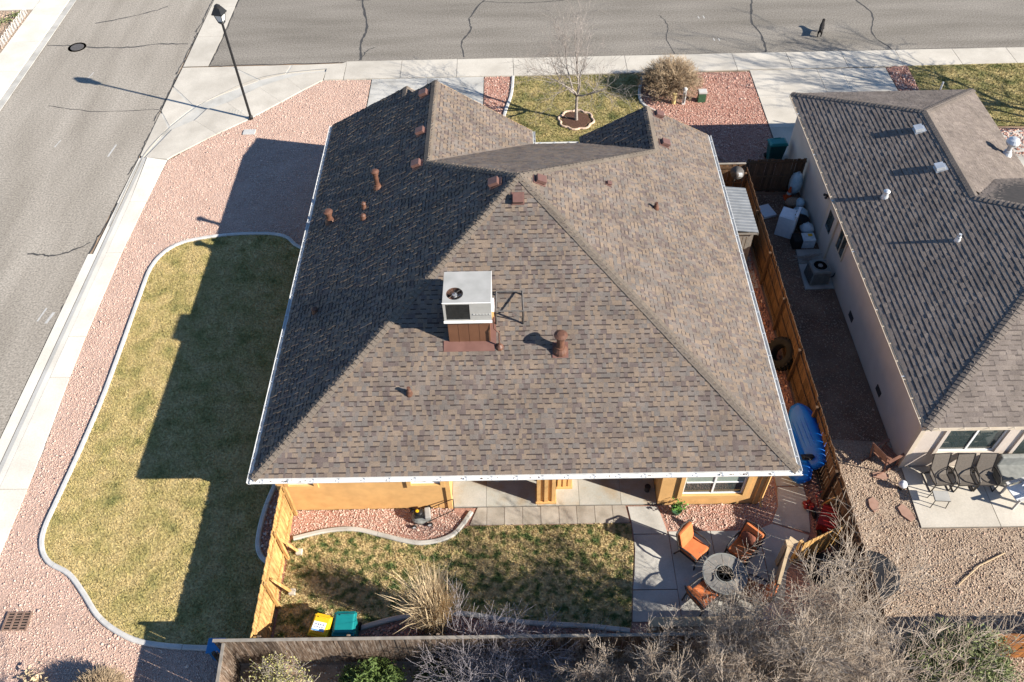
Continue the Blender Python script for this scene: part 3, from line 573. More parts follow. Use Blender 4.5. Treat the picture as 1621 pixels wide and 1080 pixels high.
# ================================================================== HOUSES
def roof_shingles(P3, roof, mats, wts, expo, first=0, want=0, lap=.012, hi=.016, lo=.010, wr=(.05,.14), flat=0.0):
    """P3: the face's corners (3D), first edge is its eave. Lays real overlapping tabs in courses. Returns (stuff builder, single tabs)."""
    P3 = [Vector(p) for p in P3]; nrm = (P3[1]-P3[0]).cross(P3[2]-P3[0]).normalized()
    if nrm.z < 0: nrm = -nrm
    g = Vector((-nrm.x, -nrm.y, 0)); g = (g-nrm*g.dot(nrm)).normalized()      # upslope
    if g.z < 0: g = -g
    e = g.cross(nrm); O = P3[0]
    Q = [((p-O).dot(e), (p-O).dot(g)) for p in P3]
    t0 = min(q[1] for q in Q); t1 = max(q[1] for q in Q)
    def spans(t):
        xs = []
        for i in range(len(Q)):
            (a, b_), (c, d) = Q[i], Q[(i+1) % len(Q)]
            if (b_ > t) != (d > t): xs.append(a+(t-b_)*(c-a)/(d-b_))
        xs.sort(); return list(zip(xs[::2], xs[1::2]))
    singles = []; stuff = MB(); row = 0; t = t0
    def pt(s_, t_, h): return O+e*s_+g*t_+nrm*h
    while t < t1-.02:
        te = min(t+expo+lap, t1)
        A = spans(min(t+.003, t1-.001)); Bm = spans(min(t+expo*.5, t1-.001)); Ct = spans(te-.003)
        for k, (a, c) in enumerate(Bm):
            la, lc = A[k] if len(A) == len(Bm) else (a, c); ta, tc = Ct[k] if len(Ct) == len(Bm) else (a, c)
            if t < t0+.01: la, lc = A[k] if k < len(A) else (a, c)
            x = min(la, a, ta)-random.uniform(0, .2); hiT = random.random() < .5; end = max(lc, c, tc)
            while x < end:
                wd = random.uniform(*wr)*(1 if hiT else 1.25); x2 = min(x+wd, end)
                b0, b1 = max(x, la), min(x2, lc); u0, u1 = max(x, ta), min(x2, tc)
                if b1-b0 > .01 or u1-u0 > .01:
                    if b1 < b0: b0 = b1 = (u0 if b0 > u0 else u1)
                    if u1 < u0: u0 = u1 = (b0 if u0 > b0 else b1)
                    h = (hi if hiT else lo)*random.uniform(.8, 1.2); ht = h*flat+.003
                    vs = [pt(b0,t,h), pt(b1,t,h), pt(u1,te,ht), pt(u0,te,ht), pt(b0,t,-.002), pt(b1,t,-.002), pt(u0,te,-.002), pt(u1,te,-.002)]
                    fs = [(0,1,2,3),(4,5,1,0),(4,0,3,6),(5,7,2,1)]; mi = random.choices(range(len(mats)), wts)[0]
                    ms = [mi]*4
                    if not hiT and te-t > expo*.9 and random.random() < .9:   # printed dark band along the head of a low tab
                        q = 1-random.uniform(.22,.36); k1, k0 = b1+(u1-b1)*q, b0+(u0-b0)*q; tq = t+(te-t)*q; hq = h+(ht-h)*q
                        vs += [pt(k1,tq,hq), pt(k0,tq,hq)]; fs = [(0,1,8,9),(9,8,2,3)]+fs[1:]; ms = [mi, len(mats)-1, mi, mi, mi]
                    if len(singles) < want and b1-b0 > .06: singles.append((vs, fs, ms))
                    else: stuff.add(vs, fs, mi); stuff.mi[-len(fs):] = ms
                x = x2; hiT = (not hiT) if random.random() < .8 else hiT
        t += expo; row += 1
    return stuff, singles
def roof_caps(a, c, n1, n2, expo=.125, wd=.13, L=.17):
    """hip/ridge caps from a (low) to c (high): list of (verts, faces)"""
    a, c = Vector(a), Vector(c); d = (c-a).normalized(); out = []; tot = (c-a).length
    def side(n, other):
        v = d.cross(n).normalized()
        return v if v.dot(other) < 0 else -v
    n1, n2 = Vector(n1), Vector(n2); h1 = side(n1, n2); h2 = side(n2, n1)
    # each side vector lies in its own plane and points away from the ridge
    up = (n1+n2).normalized(); x = 0
    if h1.dot(up) > 0: h1 = -h1
    if h2.dot(up) > 0: h2 = -h2
    while x < tot:
        p, q = a+d*x, a+d*min(x+L, tot); lo, hi = .034*random.uniform(.9,1.12), .016
        j = random.uniform(-.006,.006)
        vs = [p+up*lo, p+h1*(wd+j)+n1*lo, p+h2*(wd-j)+n2*lo, q+up*hi, q+h1*wd+n1*hi, q+h2*wd+n2*hi, p+h1*wd, p+h2*wd, q+h1*wd, q+h2*wd, p]
        out.append((vs, [(0,1,4,3),(0,3,5,2),(10,6,1,0),(10,0,2,7),(1,6,8,4),(2,5,9,7)])); x += expo
    return out
def plane_n(P):
    n = (Vector(P[1])-Vector(P[0])).cross(Vector(P[2])-Vector(P[0])).normalized()
    return n if n.z > 0 else -n
def make_roof(house, faces, caps, eaves, mats, wts, capm, expo, cap_single=0, want=(), fascia_m=None, soffit=None, sm=None, fh=.14, lay=None):
    """faces: dict name -> corners; caps: (low, high, face, face); eaves: (p, q) pairs that get fascia boards"""
    b = MB()
    for P in faces.values(): b.add(P, [tuple(range(len(P)))])
    if soffit: b.add([(x, y, faces_z) for x, y, faces_z in soffit], [tuple(range(len(soffit)))], 1)
    roof = b.build('roof', [M['deck'], sm or M['trim']], house, world=True)
    for p, q in eaves:
        p, q = Vector(p), Vector(q); d = (q-p).normalized(); n = Vector((d.y, -d.x, 0)); m = MB()
        m.add([p+n*.012+Vector((0,0,.004)), q+n*.012+Vector((0,0,.004)), q+n*.012-Vector((0,0,fh)), p+n*.012-Vector((0,0,fh)), p-n*.02+Vector((0,0,.004)), q-n*.02+Vector((0,0,.004)), q-n*.02-Vector((0,0,fh)), p-n*.02-Vector((0,0,fh))],
              [(0,1,2,3),(4,5,1,0),(3,2,6,7),(7,6,5,4),(0,3,7,4),(1,5,6,2)])
        m.build('fascia', fascia_m or M['white'], roof, world=True)
    rest = MB(); off = origin(roof); cnt = 0
    for nm, P in faces.items():
        st, si = roof_shingles(P, roof, mats, wts, expo, want=dict(want).get(nm, 0), **(lay or {}).get(nm, {}))
        k = len(rest.v); rest.v += [tuple(v) for v in st.v]; rest.f += [tuple(i+k for i in f) for f in st.f]; rest.mi += st.mi
        for vs, fs, mi in si:
            c = sum(vs, Vector())/len(vs); m = MB(); m.add([v-c for v in vs], fs); m.mi = [1 if i == len(mats)-1 else 0 for i in mi]
            me = m.mesh('shingle', [mats[mi[0]], mats[-1]]); link('shingle', me, roof, c-off)
    o = rest.build('shingles', mats, roof, world=True); o['kind'] = 'stuff'
    rest = MB(); n = 0
    for a, c, f1, f2 in caps:
        for vs, fs in roof_caps(a, c, plane_n(faces[f1]), plane_n(faces[f2]), expo):
            if n < cap_single:
                q = sum(vs, Vector())/len(vs); m = MB(); m.add([v-q for v in vs], fs); link('ridge_cap', m.mesh('ridge_cap', capm), roof, q-off); n += 1
            else: rest.add(vs, fs)
    if rest.f: o = rest.build('ridge_caps', capm, roof, world=True); o['kind'] = 'stuff'
    return roof
def gutter(house, a, c, n, m, hang=.6, wd=.11, dp=.10):
    a, c, n = Vector(a), Vector(c), Vector(n); d = (c-a).normalized(); L = (c-a).length
    prof = [(.014,-.02),(.014,-dp),(wd*.75,-dp),(wd,-.035),(wd,-.012),(wd-.014,-.012),(wd-.014,-.04),(wd*.72,-dp+.03),(.03,-dp+.03),(.03,-.02)]
    b = MB()
    for p in (a, c):
        for o_, z in prof: b.v.append(tuple(p+n*o_+Vector((0,0,z))))
    k = len(prof)
    for i in range(k): j = (i+1) % k; b.f.append((i, j, k+j, k+i)); b.mi.append(0)
    b.f += [tuple(range(k)), tuple(range(2*k-1, k-1, -1))]; b.mi += [0, 0]
    bm = b.build('gutter', m, house, world=True)
    x = hang*.5; me = None
    while x < L:
        q = a+d*x+n*(wd*.5+.01)+Vector((0,0,-.010))
        if me is None:
            s_ = MB(); s_.box((0,0,0), (.03 if abs(d.x) > .5 else wd-.01, .03 if abs(d.x) < .5 else wd-.01, .008)); me = s_.mesh('gutter_hanger', M['galv'])
        link('gutter_hanger', me, bm, q-origin(bm)); x += hang
    return bm
XL, XR, YB, HE = -6.615, 6.65, 10.5, 2.707
AP = (.02,17.63,6.2); RL = (-2.71,20.15,4.77); RLe = (-2.71,24.54,4.77); IC = (.53,23.76,HE); ICe = (.53,24.54,HE)
RR = (4.39,21.67,3.9); RRe = (4.39,24.09,3.9); JC = (2.17,23.76,HE); JCe = (2.17,24.09,HE)
SG = (-3.78,25.12,4.2); SGb = (-3.78,24.54,4.2)
FACES = {'back': [(XL,YB,HE),(XR,YB,HE),AP], 'left': [(XL,25.12,HE),(XL,YB,HE),AP,RL,RLe,SGb,SG],
 'right': [(XR,YB,HE),(XR,24.09,HE),RRe,RR,AP], 'front': [JC,IC,RL,AP,RR], 'wing_right': [IC,ICe,RLe,RL],
 'wing_left': [JCe,JC,RR,RRe], 'porch': [(-1.44,24.54,HE),(-1.44,25.12,HE),SG,SGb]}
house = thing('house', (0,17,0), 'large single-storey orange stucco house under a brown shingled hip roof in the middle', 'house')
WZ = 2.375
FOOT = [(-6.4,11.13),(-1.97,11.13),(-1.97,13.6),(3.63,13.6),(3.63,11.13),(6.3,11.13),(6.3,23.7),(2.6,23.7),(2.6,23.4),(.15,23.4),(.15,24.15),(-1.8,24.15),(-1.8,24.75),(-6.4,24.75)]
def wall_with_holes(b, x0, x1, y, z0, z1, holes, depth=.10, face=-1):
    """front wall at y with window openings; reveals go in by depth (away from the viewer)"""
    xs = sorted({x0, x1, *[h[0] for h in holes], *[h[1] for h in holes]}); zs = sorted({z0, z1, *[h[2] for h in holes], *[h[3] for h in holes]})
    for i in range(len(xs)-1):
        for j in range(len(zs)-1):
            cx, cz = (xs[i]+xs[i+1])/2, (zs[j]+zs[j+1])/2
            if any(h[0] < cx < h[1] and h[2] < cz < h[3] for h in holes): continue
            b.add([(xs[i],y,zs[j]),(xs[i+1],y,zs[j]),(xs[i+1],y,zs[j+1]),(xs[i],y,zs[j+1])], [(0,1,2,3)])
    for a, c, d, e in holes:
        for q in (((a,d),(c,d)),((c,d),(c,e)),((c,e),(a,e)),((a,e),(a,d))):
            b.add([(q[0][0],y,q[0][1]),(q[1][0],y,q[1][1]),(q[1][0],y+depth,q[1][1]),(q[0][0],y+depth,q[0][1])], [(0,1,2,3)])
HOLES = [(-6.12,-5.46,1.33,2.15),(-2.93,-2.16,1.28,2.15)]; HOLER = [(4.22,5.84,.52,1.98)]
b = MB()
wall_with_holes(b, -6.4, -1.97, 11.13, 0, WZ, HOLES); wall_with_holes(b, 3.63, 6.3, 11.13, 0, WZ, HOLER)
for (x0,y0),(x1,y1) in zip(FOOT, FOOT[1:]+FOOT[:1]):
    if y0 == y1 == 11.13: continue
    b.add([(x0,y0,0),(x1,y1,0),(x1,y1,WZ),(x0,y0,WZ)], [(0,1,2,3)])
b.add([(RLe[0],24.15,4.3),(-6.3,24.15,WZ),(.2,24.15,WZ)], [(0,1,2)]); b.add([(RRe[0],23.7,3.45),(2.5,23.7,WZ),(6.3,23.7,WZ)], [(0,1,2)]); b.add([(-3.78,24.75,3.8),(-6.3,24.75,WZ),(-1.8,24.75,WZ)], [(0,1,2)])
wall = b.build('wall', M['wall'], house, world=True)
def window(parent, x0, x1, y, z0, z1, mull=(), rails=(), dy=.05, m='vinyl', panes=None, fw=.045):
    b = MB(); yy = y+dy
    b.bbox((x0,yy-.03,z0),(x1,yy+.03,z0+fw)); b.bbox((x0,yy-.03,z1-fw),(x1,yy+.03,z1))
    b.bbox((x0,yy-.03,z0+fw),(x0+fw,yy+.03,z1-fw)); b.bbox((x1-fw,yy-.03,z0+fw),(x1,yy+.03,z1-fw))
    for q in mull: b.bbox((q-fw*.55,yy-.028,z0+fw),(q+fw*.55,yy+.028,z1-fw))
    f = b.build('window', M[m], parent, world=True)
    xs = [x0+fw, *mull, x1-fw]
    zs = [z0+fw, *rails, z1-fw]
    for r_ in rails:
        for i in range(len(xs)-1):
            q = MB(); q.bbox((xs[i]+.026,yy-.024,r_-.02),(xs[i+1]-.026,yy+.024,r_+.02)); q.build('rail', M[m], f, world=True)
    for i in range(len(xs)-1):
        for j in range(len(zs)-1):
            q = MB(); q.bbox((xs[i],yy-.006,zs[j]),(xs[i+1],yy+.006,zs[j+1])); q.build('pane', M['blind' if (panes is not None and panes[(i+j) % len(panes)]) or (panes is not None and rails and j == 1) else 'glass'], f, world=True)
    return f
window(house, *HOLES[0][:2], 11.13, *HOLES[0][2:], mull=(-5.79,), panes=(0,1)); window(house, *HOLES[1][:2], 11.13, *HOLES[1][2:], mull=(-2.545,), panes=(0,1))
window(house, *HOLER[0][:2], 11.13, *HOLER[0][2:], mull=(5.03,), rails=(1.08,), panes=(0,0))
for i, (a, c, d, e) in enumerate(HOLES):      # blinds hang behind the glass
    q = MB(); q.bbox((a+.05,11.26,d+.05),(c-.05,11.28,e-.05)); q.build('blind', M['blind'], house, world=True)
q = MB(); q.bbox((4.27,11.26,1.05),(5.79,11.28,1.93)); q.build('blind', M['blind'], house, world=True)
def trims(a, c, d, e, y=11.13, w_=.11, t=.05):
    for p, q in (((a-w_,d-w_),(a,e)),((c,d-w_),(c+w_,e)),((a,d-w_),(c,d))):
        b = MB(); b.bbox((p[0],y-t,p[1]),(q[0],y+.004,q[1])); b.build('window_trim', M['trim'], house, world=True)
for h in HOLES+HOLER: trims(*h)
for x0, x1, y0, y1 in ((-6.45,-6.25,11.085,11.3),(-2.05,-1.93,11.09,11.3),(6.2,6.34,11.09,11.3)):
    b = MB(); b.bbox((x0,y0,0),(x1,y1,WZ)); b.build('corner_trim', M['trim'], house, world=True)
for x0, x1, y0, y1 in ((.36,.86,11.2,11.62),(.94,1.32,11.66,11.98)):
    b = MB(); b.bbox((x0+.04,y0+.04,0),(x1-.04,y1-.04,WZ)); c_ = b.build('patio_column', M['trim'], house, world=True)
    for q in ((x0,y0),(x1-.10,y0),((x0+x1)/2-.05,y0-.012),(x0,y1-.10),(x1-.10,y1-.10)):
        b = MB(); b.bbox((q[0],q[1],.12),(q[0]+.10,q[1]+.10,WZ)); b.build('column_rib', M['trim'], c_, world=True)
    b = MB(); b.bbox((x0-.03,y0-.03,.05),(x1+.03,y1+.03,.13)); b.build('column_base', M['trim'], c_, world=True)
so = [(XL,YB),(XR,YB),(XR,24.09),(2.17,24.09),(2.17,23.76),(.53,23.76),(.53,24.54),(-1.44,24.54),(-1.44,25.12),(XL,25.12)]
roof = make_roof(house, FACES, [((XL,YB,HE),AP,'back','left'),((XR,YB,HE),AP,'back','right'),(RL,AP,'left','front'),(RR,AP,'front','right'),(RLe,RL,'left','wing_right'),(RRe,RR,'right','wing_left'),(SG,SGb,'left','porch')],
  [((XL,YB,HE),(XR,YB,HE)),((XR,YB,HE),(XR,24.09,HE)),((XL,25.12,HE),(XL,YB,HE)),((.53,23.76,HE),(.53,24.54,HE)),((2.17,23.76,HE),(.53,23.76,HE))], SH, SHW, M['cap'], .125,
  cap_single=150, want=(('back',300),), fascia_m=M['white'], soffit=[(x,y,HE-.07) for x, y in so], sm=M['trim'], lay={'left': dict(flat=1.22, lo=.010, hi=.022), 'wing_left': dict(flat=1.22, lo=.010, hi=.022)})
for p, q in ((RLe,(XL,24.54,HE)),(RLe,ICe),(RRe,JCe),(RRe,(XR,24.09,HE)),(SG,(XL,25.12,HE)),(SG,(-1.44,25.12,HE))):
    p, q = Vector(p), Vector(q); b = MB(); z = Vector((0,0,.13)); y = Vector((0,.02,0))
    b.add([p,q,q-z,p-z,p+y,q+y,q+y-z,p+y-z], [(3,2,1,0),(4,5,6,7),(0,1,5,4),(2,3,7,6)]); b.build('rake_board', M['trim'], roof, world=True)
gutter(house, (XL-.03,YB-.012,HE), (XR+.1,YB-.012,HE), (0,-1,0), M['white_dirty'], .62)
b = MB()
for k in range(36):
    x = random.choice((-5.9,-5.6,-1.2,.4,2.2,3.1,5.0,5.6))+random.gauss(0,.35); b.box((x,YB-.06+random.uniform(-.03,.03),HE-.05+random.uniform(0,.025)), (random.uniform(.02,.06),random.uniform(.012,.03),.008), 0, Matrix.Rotation(random.uniform(0,3),4,'Z'))
gb = [o for o in house.children if o.name.startswith('gutter')][-1]
o = b.build('leaf_debris', M['mulch'], gb, world=True); o['kind'] = 'stuff'
gutter(house, (XL-.012,25.1,HE), (XL-.012,YB-.1,HE), (-1,0,0), M['white'], .8)
gutter(house, (XR+.012,YB,HE), (XR+.012,24.08,HE), (1,0,0), M['white'], .8)
gutter(house, (.56,23.77,HE), (2.15,23.77,HE), (0,1,0), M['white'], .5, .10)
gutter(house, (.542,23.8,HE), (.542,24.53,HE), (1,0,0), M['white'], .5, .09)
b = MB(); b.tube([(6.36,11.06,WZ),(6.36,11.06,.25),(6.4,10.95,.12)], .04, 6); b.build('downspout', M['trim'], house, world=True)
for n, P in (('valley', (RL, IC)), ('valley', (RR, JC))):
    p, q = Vector(P[0]), Vector(P[1]); d = (q-p).normalized(); s_ = d.cross(Vector((0,0,1))).normalized()
    b = MB(); b.add([p+s_*.05+Vector((0,0,.03)), q+s_*.05+Vector((0,0,.03)), q+Vector((0,0,.018)), p+Vector((0,0,.018)), p-s_*.05+Vector((0,0,.03)), q-s_*.05+Vector((0,0,.03))], [(0,1,2,3),(3,2,5,4)]); b.build(n, SH[2], roof, world=True)
NRM = {k: plane_n(v) for k, v in FACES.items()}
def frame_on(P, n):
    n = Vector(n); g = Vector((0,0,1)); g = (g-n*g.dot(n)).normalized(); e = g.cross(n)
    return Matrix((e, g, n)).transposed().to_4x4()
def box_vent(parent, P, n, m, s_=.27, h=.15, galv=False):
    F = frame_on(P, n); c = Vector(P)+Vector(n)*.012
    b = MB()
    for vs in ([(-.62,-.6,0),(.62,-.6,0),(.62,.75,0),(-.62,.75,0),(-.62,-.6,.02),(.62,-.6,.02),(.62,.75,.02),(-.62,.75,.02)],):
        b.add([c+(F @ Vector((x*s_,y*s_,z))) for x, y, z in vs], [(4,5,6,7),(0,1,5,4),(1,2,6,5),(2,3,7,6),(3,0,4,7)])
    f = b.build('roof_vent', m, parent, world=True)
    b = MB(); k = s_*.52
    vs = [(-k,-k,.05),(k,-k,.05),(k,k,.02),(-k,k,.02),(-k,-k,h),(k,-k,h),(k,k*.9,h*.8),(-k,k*.9,h*.8)]
    b.add([c+(F @ Vector(v)) for v in vs], [(3,2,1,0),(4,5,6,7),(0,1,5,4),(1,2,6,5),(2,3,7,6),(3,0,4,7)]); b.build('vent_hood', m, f, world=True, bevel=.008)
    return f
def flue(parent, P, h, r, m, cap=True, base=True, n=None):
    b = MB(); x, y, z = P
    if base: b.lathe([(r*2.0,z-.04),(r*1.9,z+.03),(r*1.35,z+.12),(r*1.3,z+.16),(r,z+.17)], 14, (x,y,0))
    b.lathe([(r,z-.05),(r,z+h)], 14, (x,y,0))
    f = b.build('vent_pipe', m, parent, world=True, smooth=False)
    if cap:
        b = MB(); b.lathe([(r*1.15,z+h-.10),(r*1.25,z+h-.09),(r*1.2,z+h-.03)], 14, (x,y,0)); b.lathe([(r*1.7,z+h),(r*1.75,z+h+.03),(r*.9,z+h+.075),(0,z+h+.085)], 16, (x,y,0))
        b.lathe([(r*.5,z+h-.06),(r*.5,z+h)], 8, (x,y,0)); b.build('pipe_cap', m, f, world=True)
    return f
for P in ((-3.02,21.87,4.60),(-3.06,24.02,4.58),(-3.03,20.21,4.6),(-.62,17.66,5.87)): box_vent(house, P, NRM['left'], M['vent'])
box_vent(house, (-.01,16.98,5.88), NRM['back'], M['vent'])
for P in ((.58,17.68,5.91),(4.78,23.85,3.69),(4.78,22.25,3.69)): box_vent(house, P, NRM['right'], M['vent'])
box_vent(house, (2.6,18.83,4.84), NRM['right'], M['vent'], .14, .09)
flue(house, (-4.31,20.0,3.92), .62, .075, M['rust']); flue(house, (-5.84,19.4,3.12), .40, .085, M['rust'])
flue(house, (.99,13.28,4.07), .55, .10, M['rust'])
b = MB(); c_ = Vector((.99,13.2,4.03)); F = frame_on(c_, NRM['back']); b.add([c_+NRM['back']*.028+(F @ Vector(v)) for v in ((-.2,-.12,0),(.2,-.12,0),(.2,.3,0),(-.2,.3,0))], [(0,1,2,3)]); b.build('pipe_flashing', M['flash'], house, world=True)
for P, h in (((-4.68,19.3,3.73),.16),((-4.64,18.78,3.75),.12),((-5.72,15.54,3.18),.14),((4.03,18.6,4.1),.22),((-2.8,12.33,3.6),.26)):
    flue(house, P, h, .045 if h > .15 else .05, M['rust'], cap=h < .2)

# rooftop cooling unit on its curb
hv = thing('air_conditioner', (-1.27,13.95,4.3), 'big pale grey rooftop cooling unit with a fan grille on a brown metal curb', 'air conditioner')
b = MB(); zt = lambda y: HE+.49*(y-YB)
b.add([(-1.8,13.5,4.05),(-.76,13.5,4.05),(-.76,14.42,4.05),(-1.8,14.42,4.05),(-1.8,13.5,5.07),(-.76,13.5,5.07),(-.76,14.42,5.07),(-1.8,14.42,5.07)], [(0,1,5,4),(1,2,6,5),(2,3,7,6),(3,0,4,7)])
for x in (-1.54,-1.28,-1.02): b.bbox((x-.004,13.495,4.2),(x+.004,13.502,5.05))
b.build('roof_curb', M['curb_brown'], hv, world=True)
b = MB(); b.add([(-1.95,13.27,zt(13.27)+.028),(-.66,13.27,zt(13.27)+.028),(-.66,13.52,zt(13.52)+.034),(-1.95,13.52,zt(13.52)+.034)], [(0,1,2,3)]); b.add([(-.77,13.4,zt(13.4)+.033),(-.62,13.4,zt(13.4)+.033),(-.62,14.5,zt(14.5)+.033),(-.77,14.5,zt(14.5)+.033)], [(0,1,2,3)]); b.build('curb_flashing', M['flash'], hv, world=True)
b = MB(); FX, FY, FR = -1.575, 13.72, .205
x0, x1, y0, y1, z0, z1 = -1.86, -.70, 13.42, 14.47, 5.07, 5.73
ring = [(FX+FR*math.cos(t), FY+FR*math.sin(t)) for t in np.linspace(0, 2*math.pi, 24, endpoint=False)]
# top with the round fan opening: quads from ring to box outline
def onbox(t):
    dx, dy = math.cos(t), math.sin(t); k = min(((x1-FX)/dx if dx > 1e-6 else (x0-FX)/dx if dx < -1e-6 else 9), ((y1-FY)/dy if dy > 1e-6 else (y0-FY)/dy if dy < -1e-6 else 9)); return (FX+dx*k, FY+dy*k)
ts = sorted(list(np.linspace(0, 2*math.pi, 24, endpoint=False))+[math.atan2(y-FY, x-FX) % (2*math.pi) for x in (x0,x1) for y in (y0,y1)])
for i in range(len(ts)):
    a, c = ts[i], ts[(i+1) % len(ts)]; p, q = onbox(a), onbox(c)
    b.add([(FX+FR*math.cos(a),FY+FR*math.sin(a),z1),(p[0],p[1],z1),(q[0],q[1],z1),(FX+FR*math.cos(c),FY+FR*math.sin(c),z1)], [(0,1,2,3)])
    b.add([(FX+FR*math.cos(a),FY+FR*math.sin(a),z1),(FX+FR*math.cos(c),FY+FR*math.sin(c),z1),(FX+FR*math.cos(c),FY+FR*math.sin(c),z1-.2),(FX+FR*math.cos(a),FY+FR*math.sin(a),z1-.2)], [(0,1,2,3)], 1)
gx0, gx1, gz0, gz1 = -1.80, -1.22, 5.12, 5.66
wall_with_holes(b, x0, x1, y0, z0, z1, [(gx0,gx1,gz0,gz1)], .06)
b.add([(x1,y0,z0),(x1,y1,z0),(x1,y1,z1),(x1,y0,z1)], [(0,1,2,3)]); b.add([(x0,y0,z0),(x0,y1,z0),(x0,y1,z1),(x0,y0,z1)], [(3,2,1,0)]); b.add([(x0,y1,z0),(x1,y1,z0),(x1,y1,z1),(x0,y1,z1)], [(0,1,2,3)])
b.add([(x0,y0,z0),(x1,y0,z0),(x1,y1,z0),(x0,y1,z0)], [(3,2,1,0)])
cab = b.build('cabinet', [M['hvac'], M['rust']], hv, world=True)
b = MB(); b.bbox((x0-.012,y0-.012,z1-.025),(x1+.012,y0-.002,z1-.003)); b.bbox((x1+.002,y0-.012,z1-.025),(x1+.012,y1+.01,z1-.003)); b.bbox((x0-.012,y0-.03,z0-.05),(x1+.012,y0-.001,z0+.012)); b.build('seam_trim', M['white_dirty'], hv, world=True)
b = MB(); b.lathe([(0,z1-.19),(FR,z1-.19)], 24, (FX,FY,0)); b.build('fan_well', M['rust'], hv, world=True)
b = MB(); b.lathe([(0,z1-.02),(.055,z1-.02),(.06,z1-.10),(.05,z1-.18)], 12, (FX,FY,0)); fan = b.build('fan', M['galv'], hv, world=True)
for k in range(4):
    t = k*math.pi/2+.5; d = Vector((math.cos(t), math.sin(t), 0)); s_ = Vector((-d.y, d.x, 0)); c_ = Vector((FX,FY,z1-.11)); b = MB()
    b.add([c_+d*.05-s_*.03, c_+d*.185-s_*.06+Vector((0,0,.02)), c_+d*.185+s_*.05-Vector((0,0,.03)), c_+d*.05+s_*.03-Vector((0,0,.02))], [(0,1,2,3),(3,2,1,0)]); b.build('blade', M['galv'] if k == 0 else M['rust'], fan, world=True)
b = MB()
for r_ in (.08,.13,.18): b.tube([(FX+r_*math.cos(t), FY+r_*math.sin(t), z1-.008) for t in np.linspace(0, 2*math.pi, 22)], .004, 4, cap=False)
for t in np.linspace(0, math.pi, 4, endpoint=False): b.tube([(FX-FR*math.cos(t),FY-FR*math.sin(t),z1-.004),(FX+FR*math.cos(t),FY+FR*math.sin(t),z1-.004)], .004, 4)
b.build('fan_guard', M['iron'], hv, world=True)
b = MB(); b.bbox((gx0,y0+.05,gz0),(gx1,y0+.06,gz1)); 
for k in range(22): x = gx0+.012+k*(gx1-gx0-.024)/21; b.bbox((x-.005,y0+.006,gz0+.004),(x+.005,y0+.048,gz1-.004), 1)
b.build('coil', [M['dark'], M['fin']], hv, world=True)
for k in range(6):
    x = -1.14+k*.075; b = MB(); b.add([(x,y0-.002,5.27),(x+.05,y0-.002,5.27),(x+.05,y0-.022,5.31),(x,y0-.022,5.31),(x,y0-.002,5.33),(x+.05,y0-.002,5.33)], [(0,1,2,3),(3,2,5,4)]); b.build('louver', M['hvac'], hv, world=True)
b = MB(); b.bbox((-.698,13.5,5.3),(-.63,13.66,5.62)); b.bbox((-.70,13.55,5.0),(-.65,13.62,5.3), 1); b.build('disconnect_box', [M['white_dirty'], M['trim']], hv, world=True)
b = MB(); b.tube([(-.66,13.5,5.1),(-.66,13.45,4.75),(-.60,13.4,4.72),(-.54,13.38,4.68),(-.54,13.38,4.15)], .018, 6); b.lathe([(.11,4.09),(.10,4.15),(.04,4.22)], 10, (-.54,13.38,0)); b.build('conduit', M['rust'], hv, world=True)
# empty steel stand beside it
st = thing('metal_stand', (-.27,14.25,4.5), 'empty weathered angle-iron stand on the roof to the right of the cooling unit', 'metal stand')
zt2 = 4.87
for a, c in (((-.63,13.91),(.08,13.91)),((-.61,14.6),(.06,14.6)),((-.62,13.91),(-.61,14.6)),((.07,13.91),(.055,14.6))):
    b = MB(); b.tube([(*a,zt2),(*c,zt2)], .024, 4); b.build('top_rail', M['iron_lid'], st, world=True)
for x, y in ((-.62,13.91),(.07,13.91),(-.61,14.6),(.055,14.6)):
    b = MB(); b.tube([(x,y,zt2),(x,y,zt(y)+.01)], .024, 4); b.build('leg', M['iron'], st, world=True)
b = MB(); b.tube([(-.2,13.91,zt2-.03),(.07,13.91,zt2-.33)], .014, 4); b.tube([(-.61,14.6,zt2),(-.62,13.91,zt2-.33)], .012, 4); b.build('brace', M['iron'], st, world=True)

# the roof and what stands on it sit a little lower and wider than drawn above: one uniform scale about the survey point
K = 1.01442; KC = Vector((0, 0, 20*(1-K)))
for o in house.children:
    if o.name.split('.')[0] in ('roof', 'gutter', 'roof_vent', 'vent_pipe', 'pipe_flashing'):
        o.location = (o.location+house.location)*K+KC-house.location; o.scale = (K, K, K)
for o in (hv, st): o.location = o.location*K+KC; o.scale = (K, K, K)

# ---------------- neighbour's house
NX0, NX1, NH = 10.2, 16.86, 2.6; sl = .42
nh = thing('house', (14,19,0), 'pale stucco house with a grey-brown shingled roof at the right edge', 'house')
A1 = (13.53,23.36,NH+sl*3.33); A2 = (13.53, 18.95, A1[2]); NXR = 24.0
TOP = Vector((15.475, 17.005, 4.815)); EV = 3.41
NF = {'left': [(NX0,26.69,NH),(NX0,11.73,NH),tuple(TOP),A2,A1], 'front': [(NX1,26.69,NH),(NX0,26.69,NH),A1], 'wing_right': [(NX1,19.3,NH),(NX1,26.69,NH),A1,(13.53,19.3,A1[2])],
      'back': [(NX0,11.73,NH),(NXR+5,11.73,NH),(NXR,TOP.y,TOP.z),tuple(TOP)],
      'street_side': [(NXR+4,20.5,EV),(14.94,20.5,EV),A2,tuple(TOP),(NXR,TOP.y,TOP.z)]}
b = MB(); NFOOT = [(10.52,12.2),(26,12.2),(26,22),(16.6,22),(16.6,26.4),(10.52,26.4)]
NHOLE = [(11.26,12.82,.76,1.9),(13.35,15.2,.06,2.0)]
wall_with_holes(b, 10.52, 26, 12.2, 0, NH-.075, NHOLE, .08)
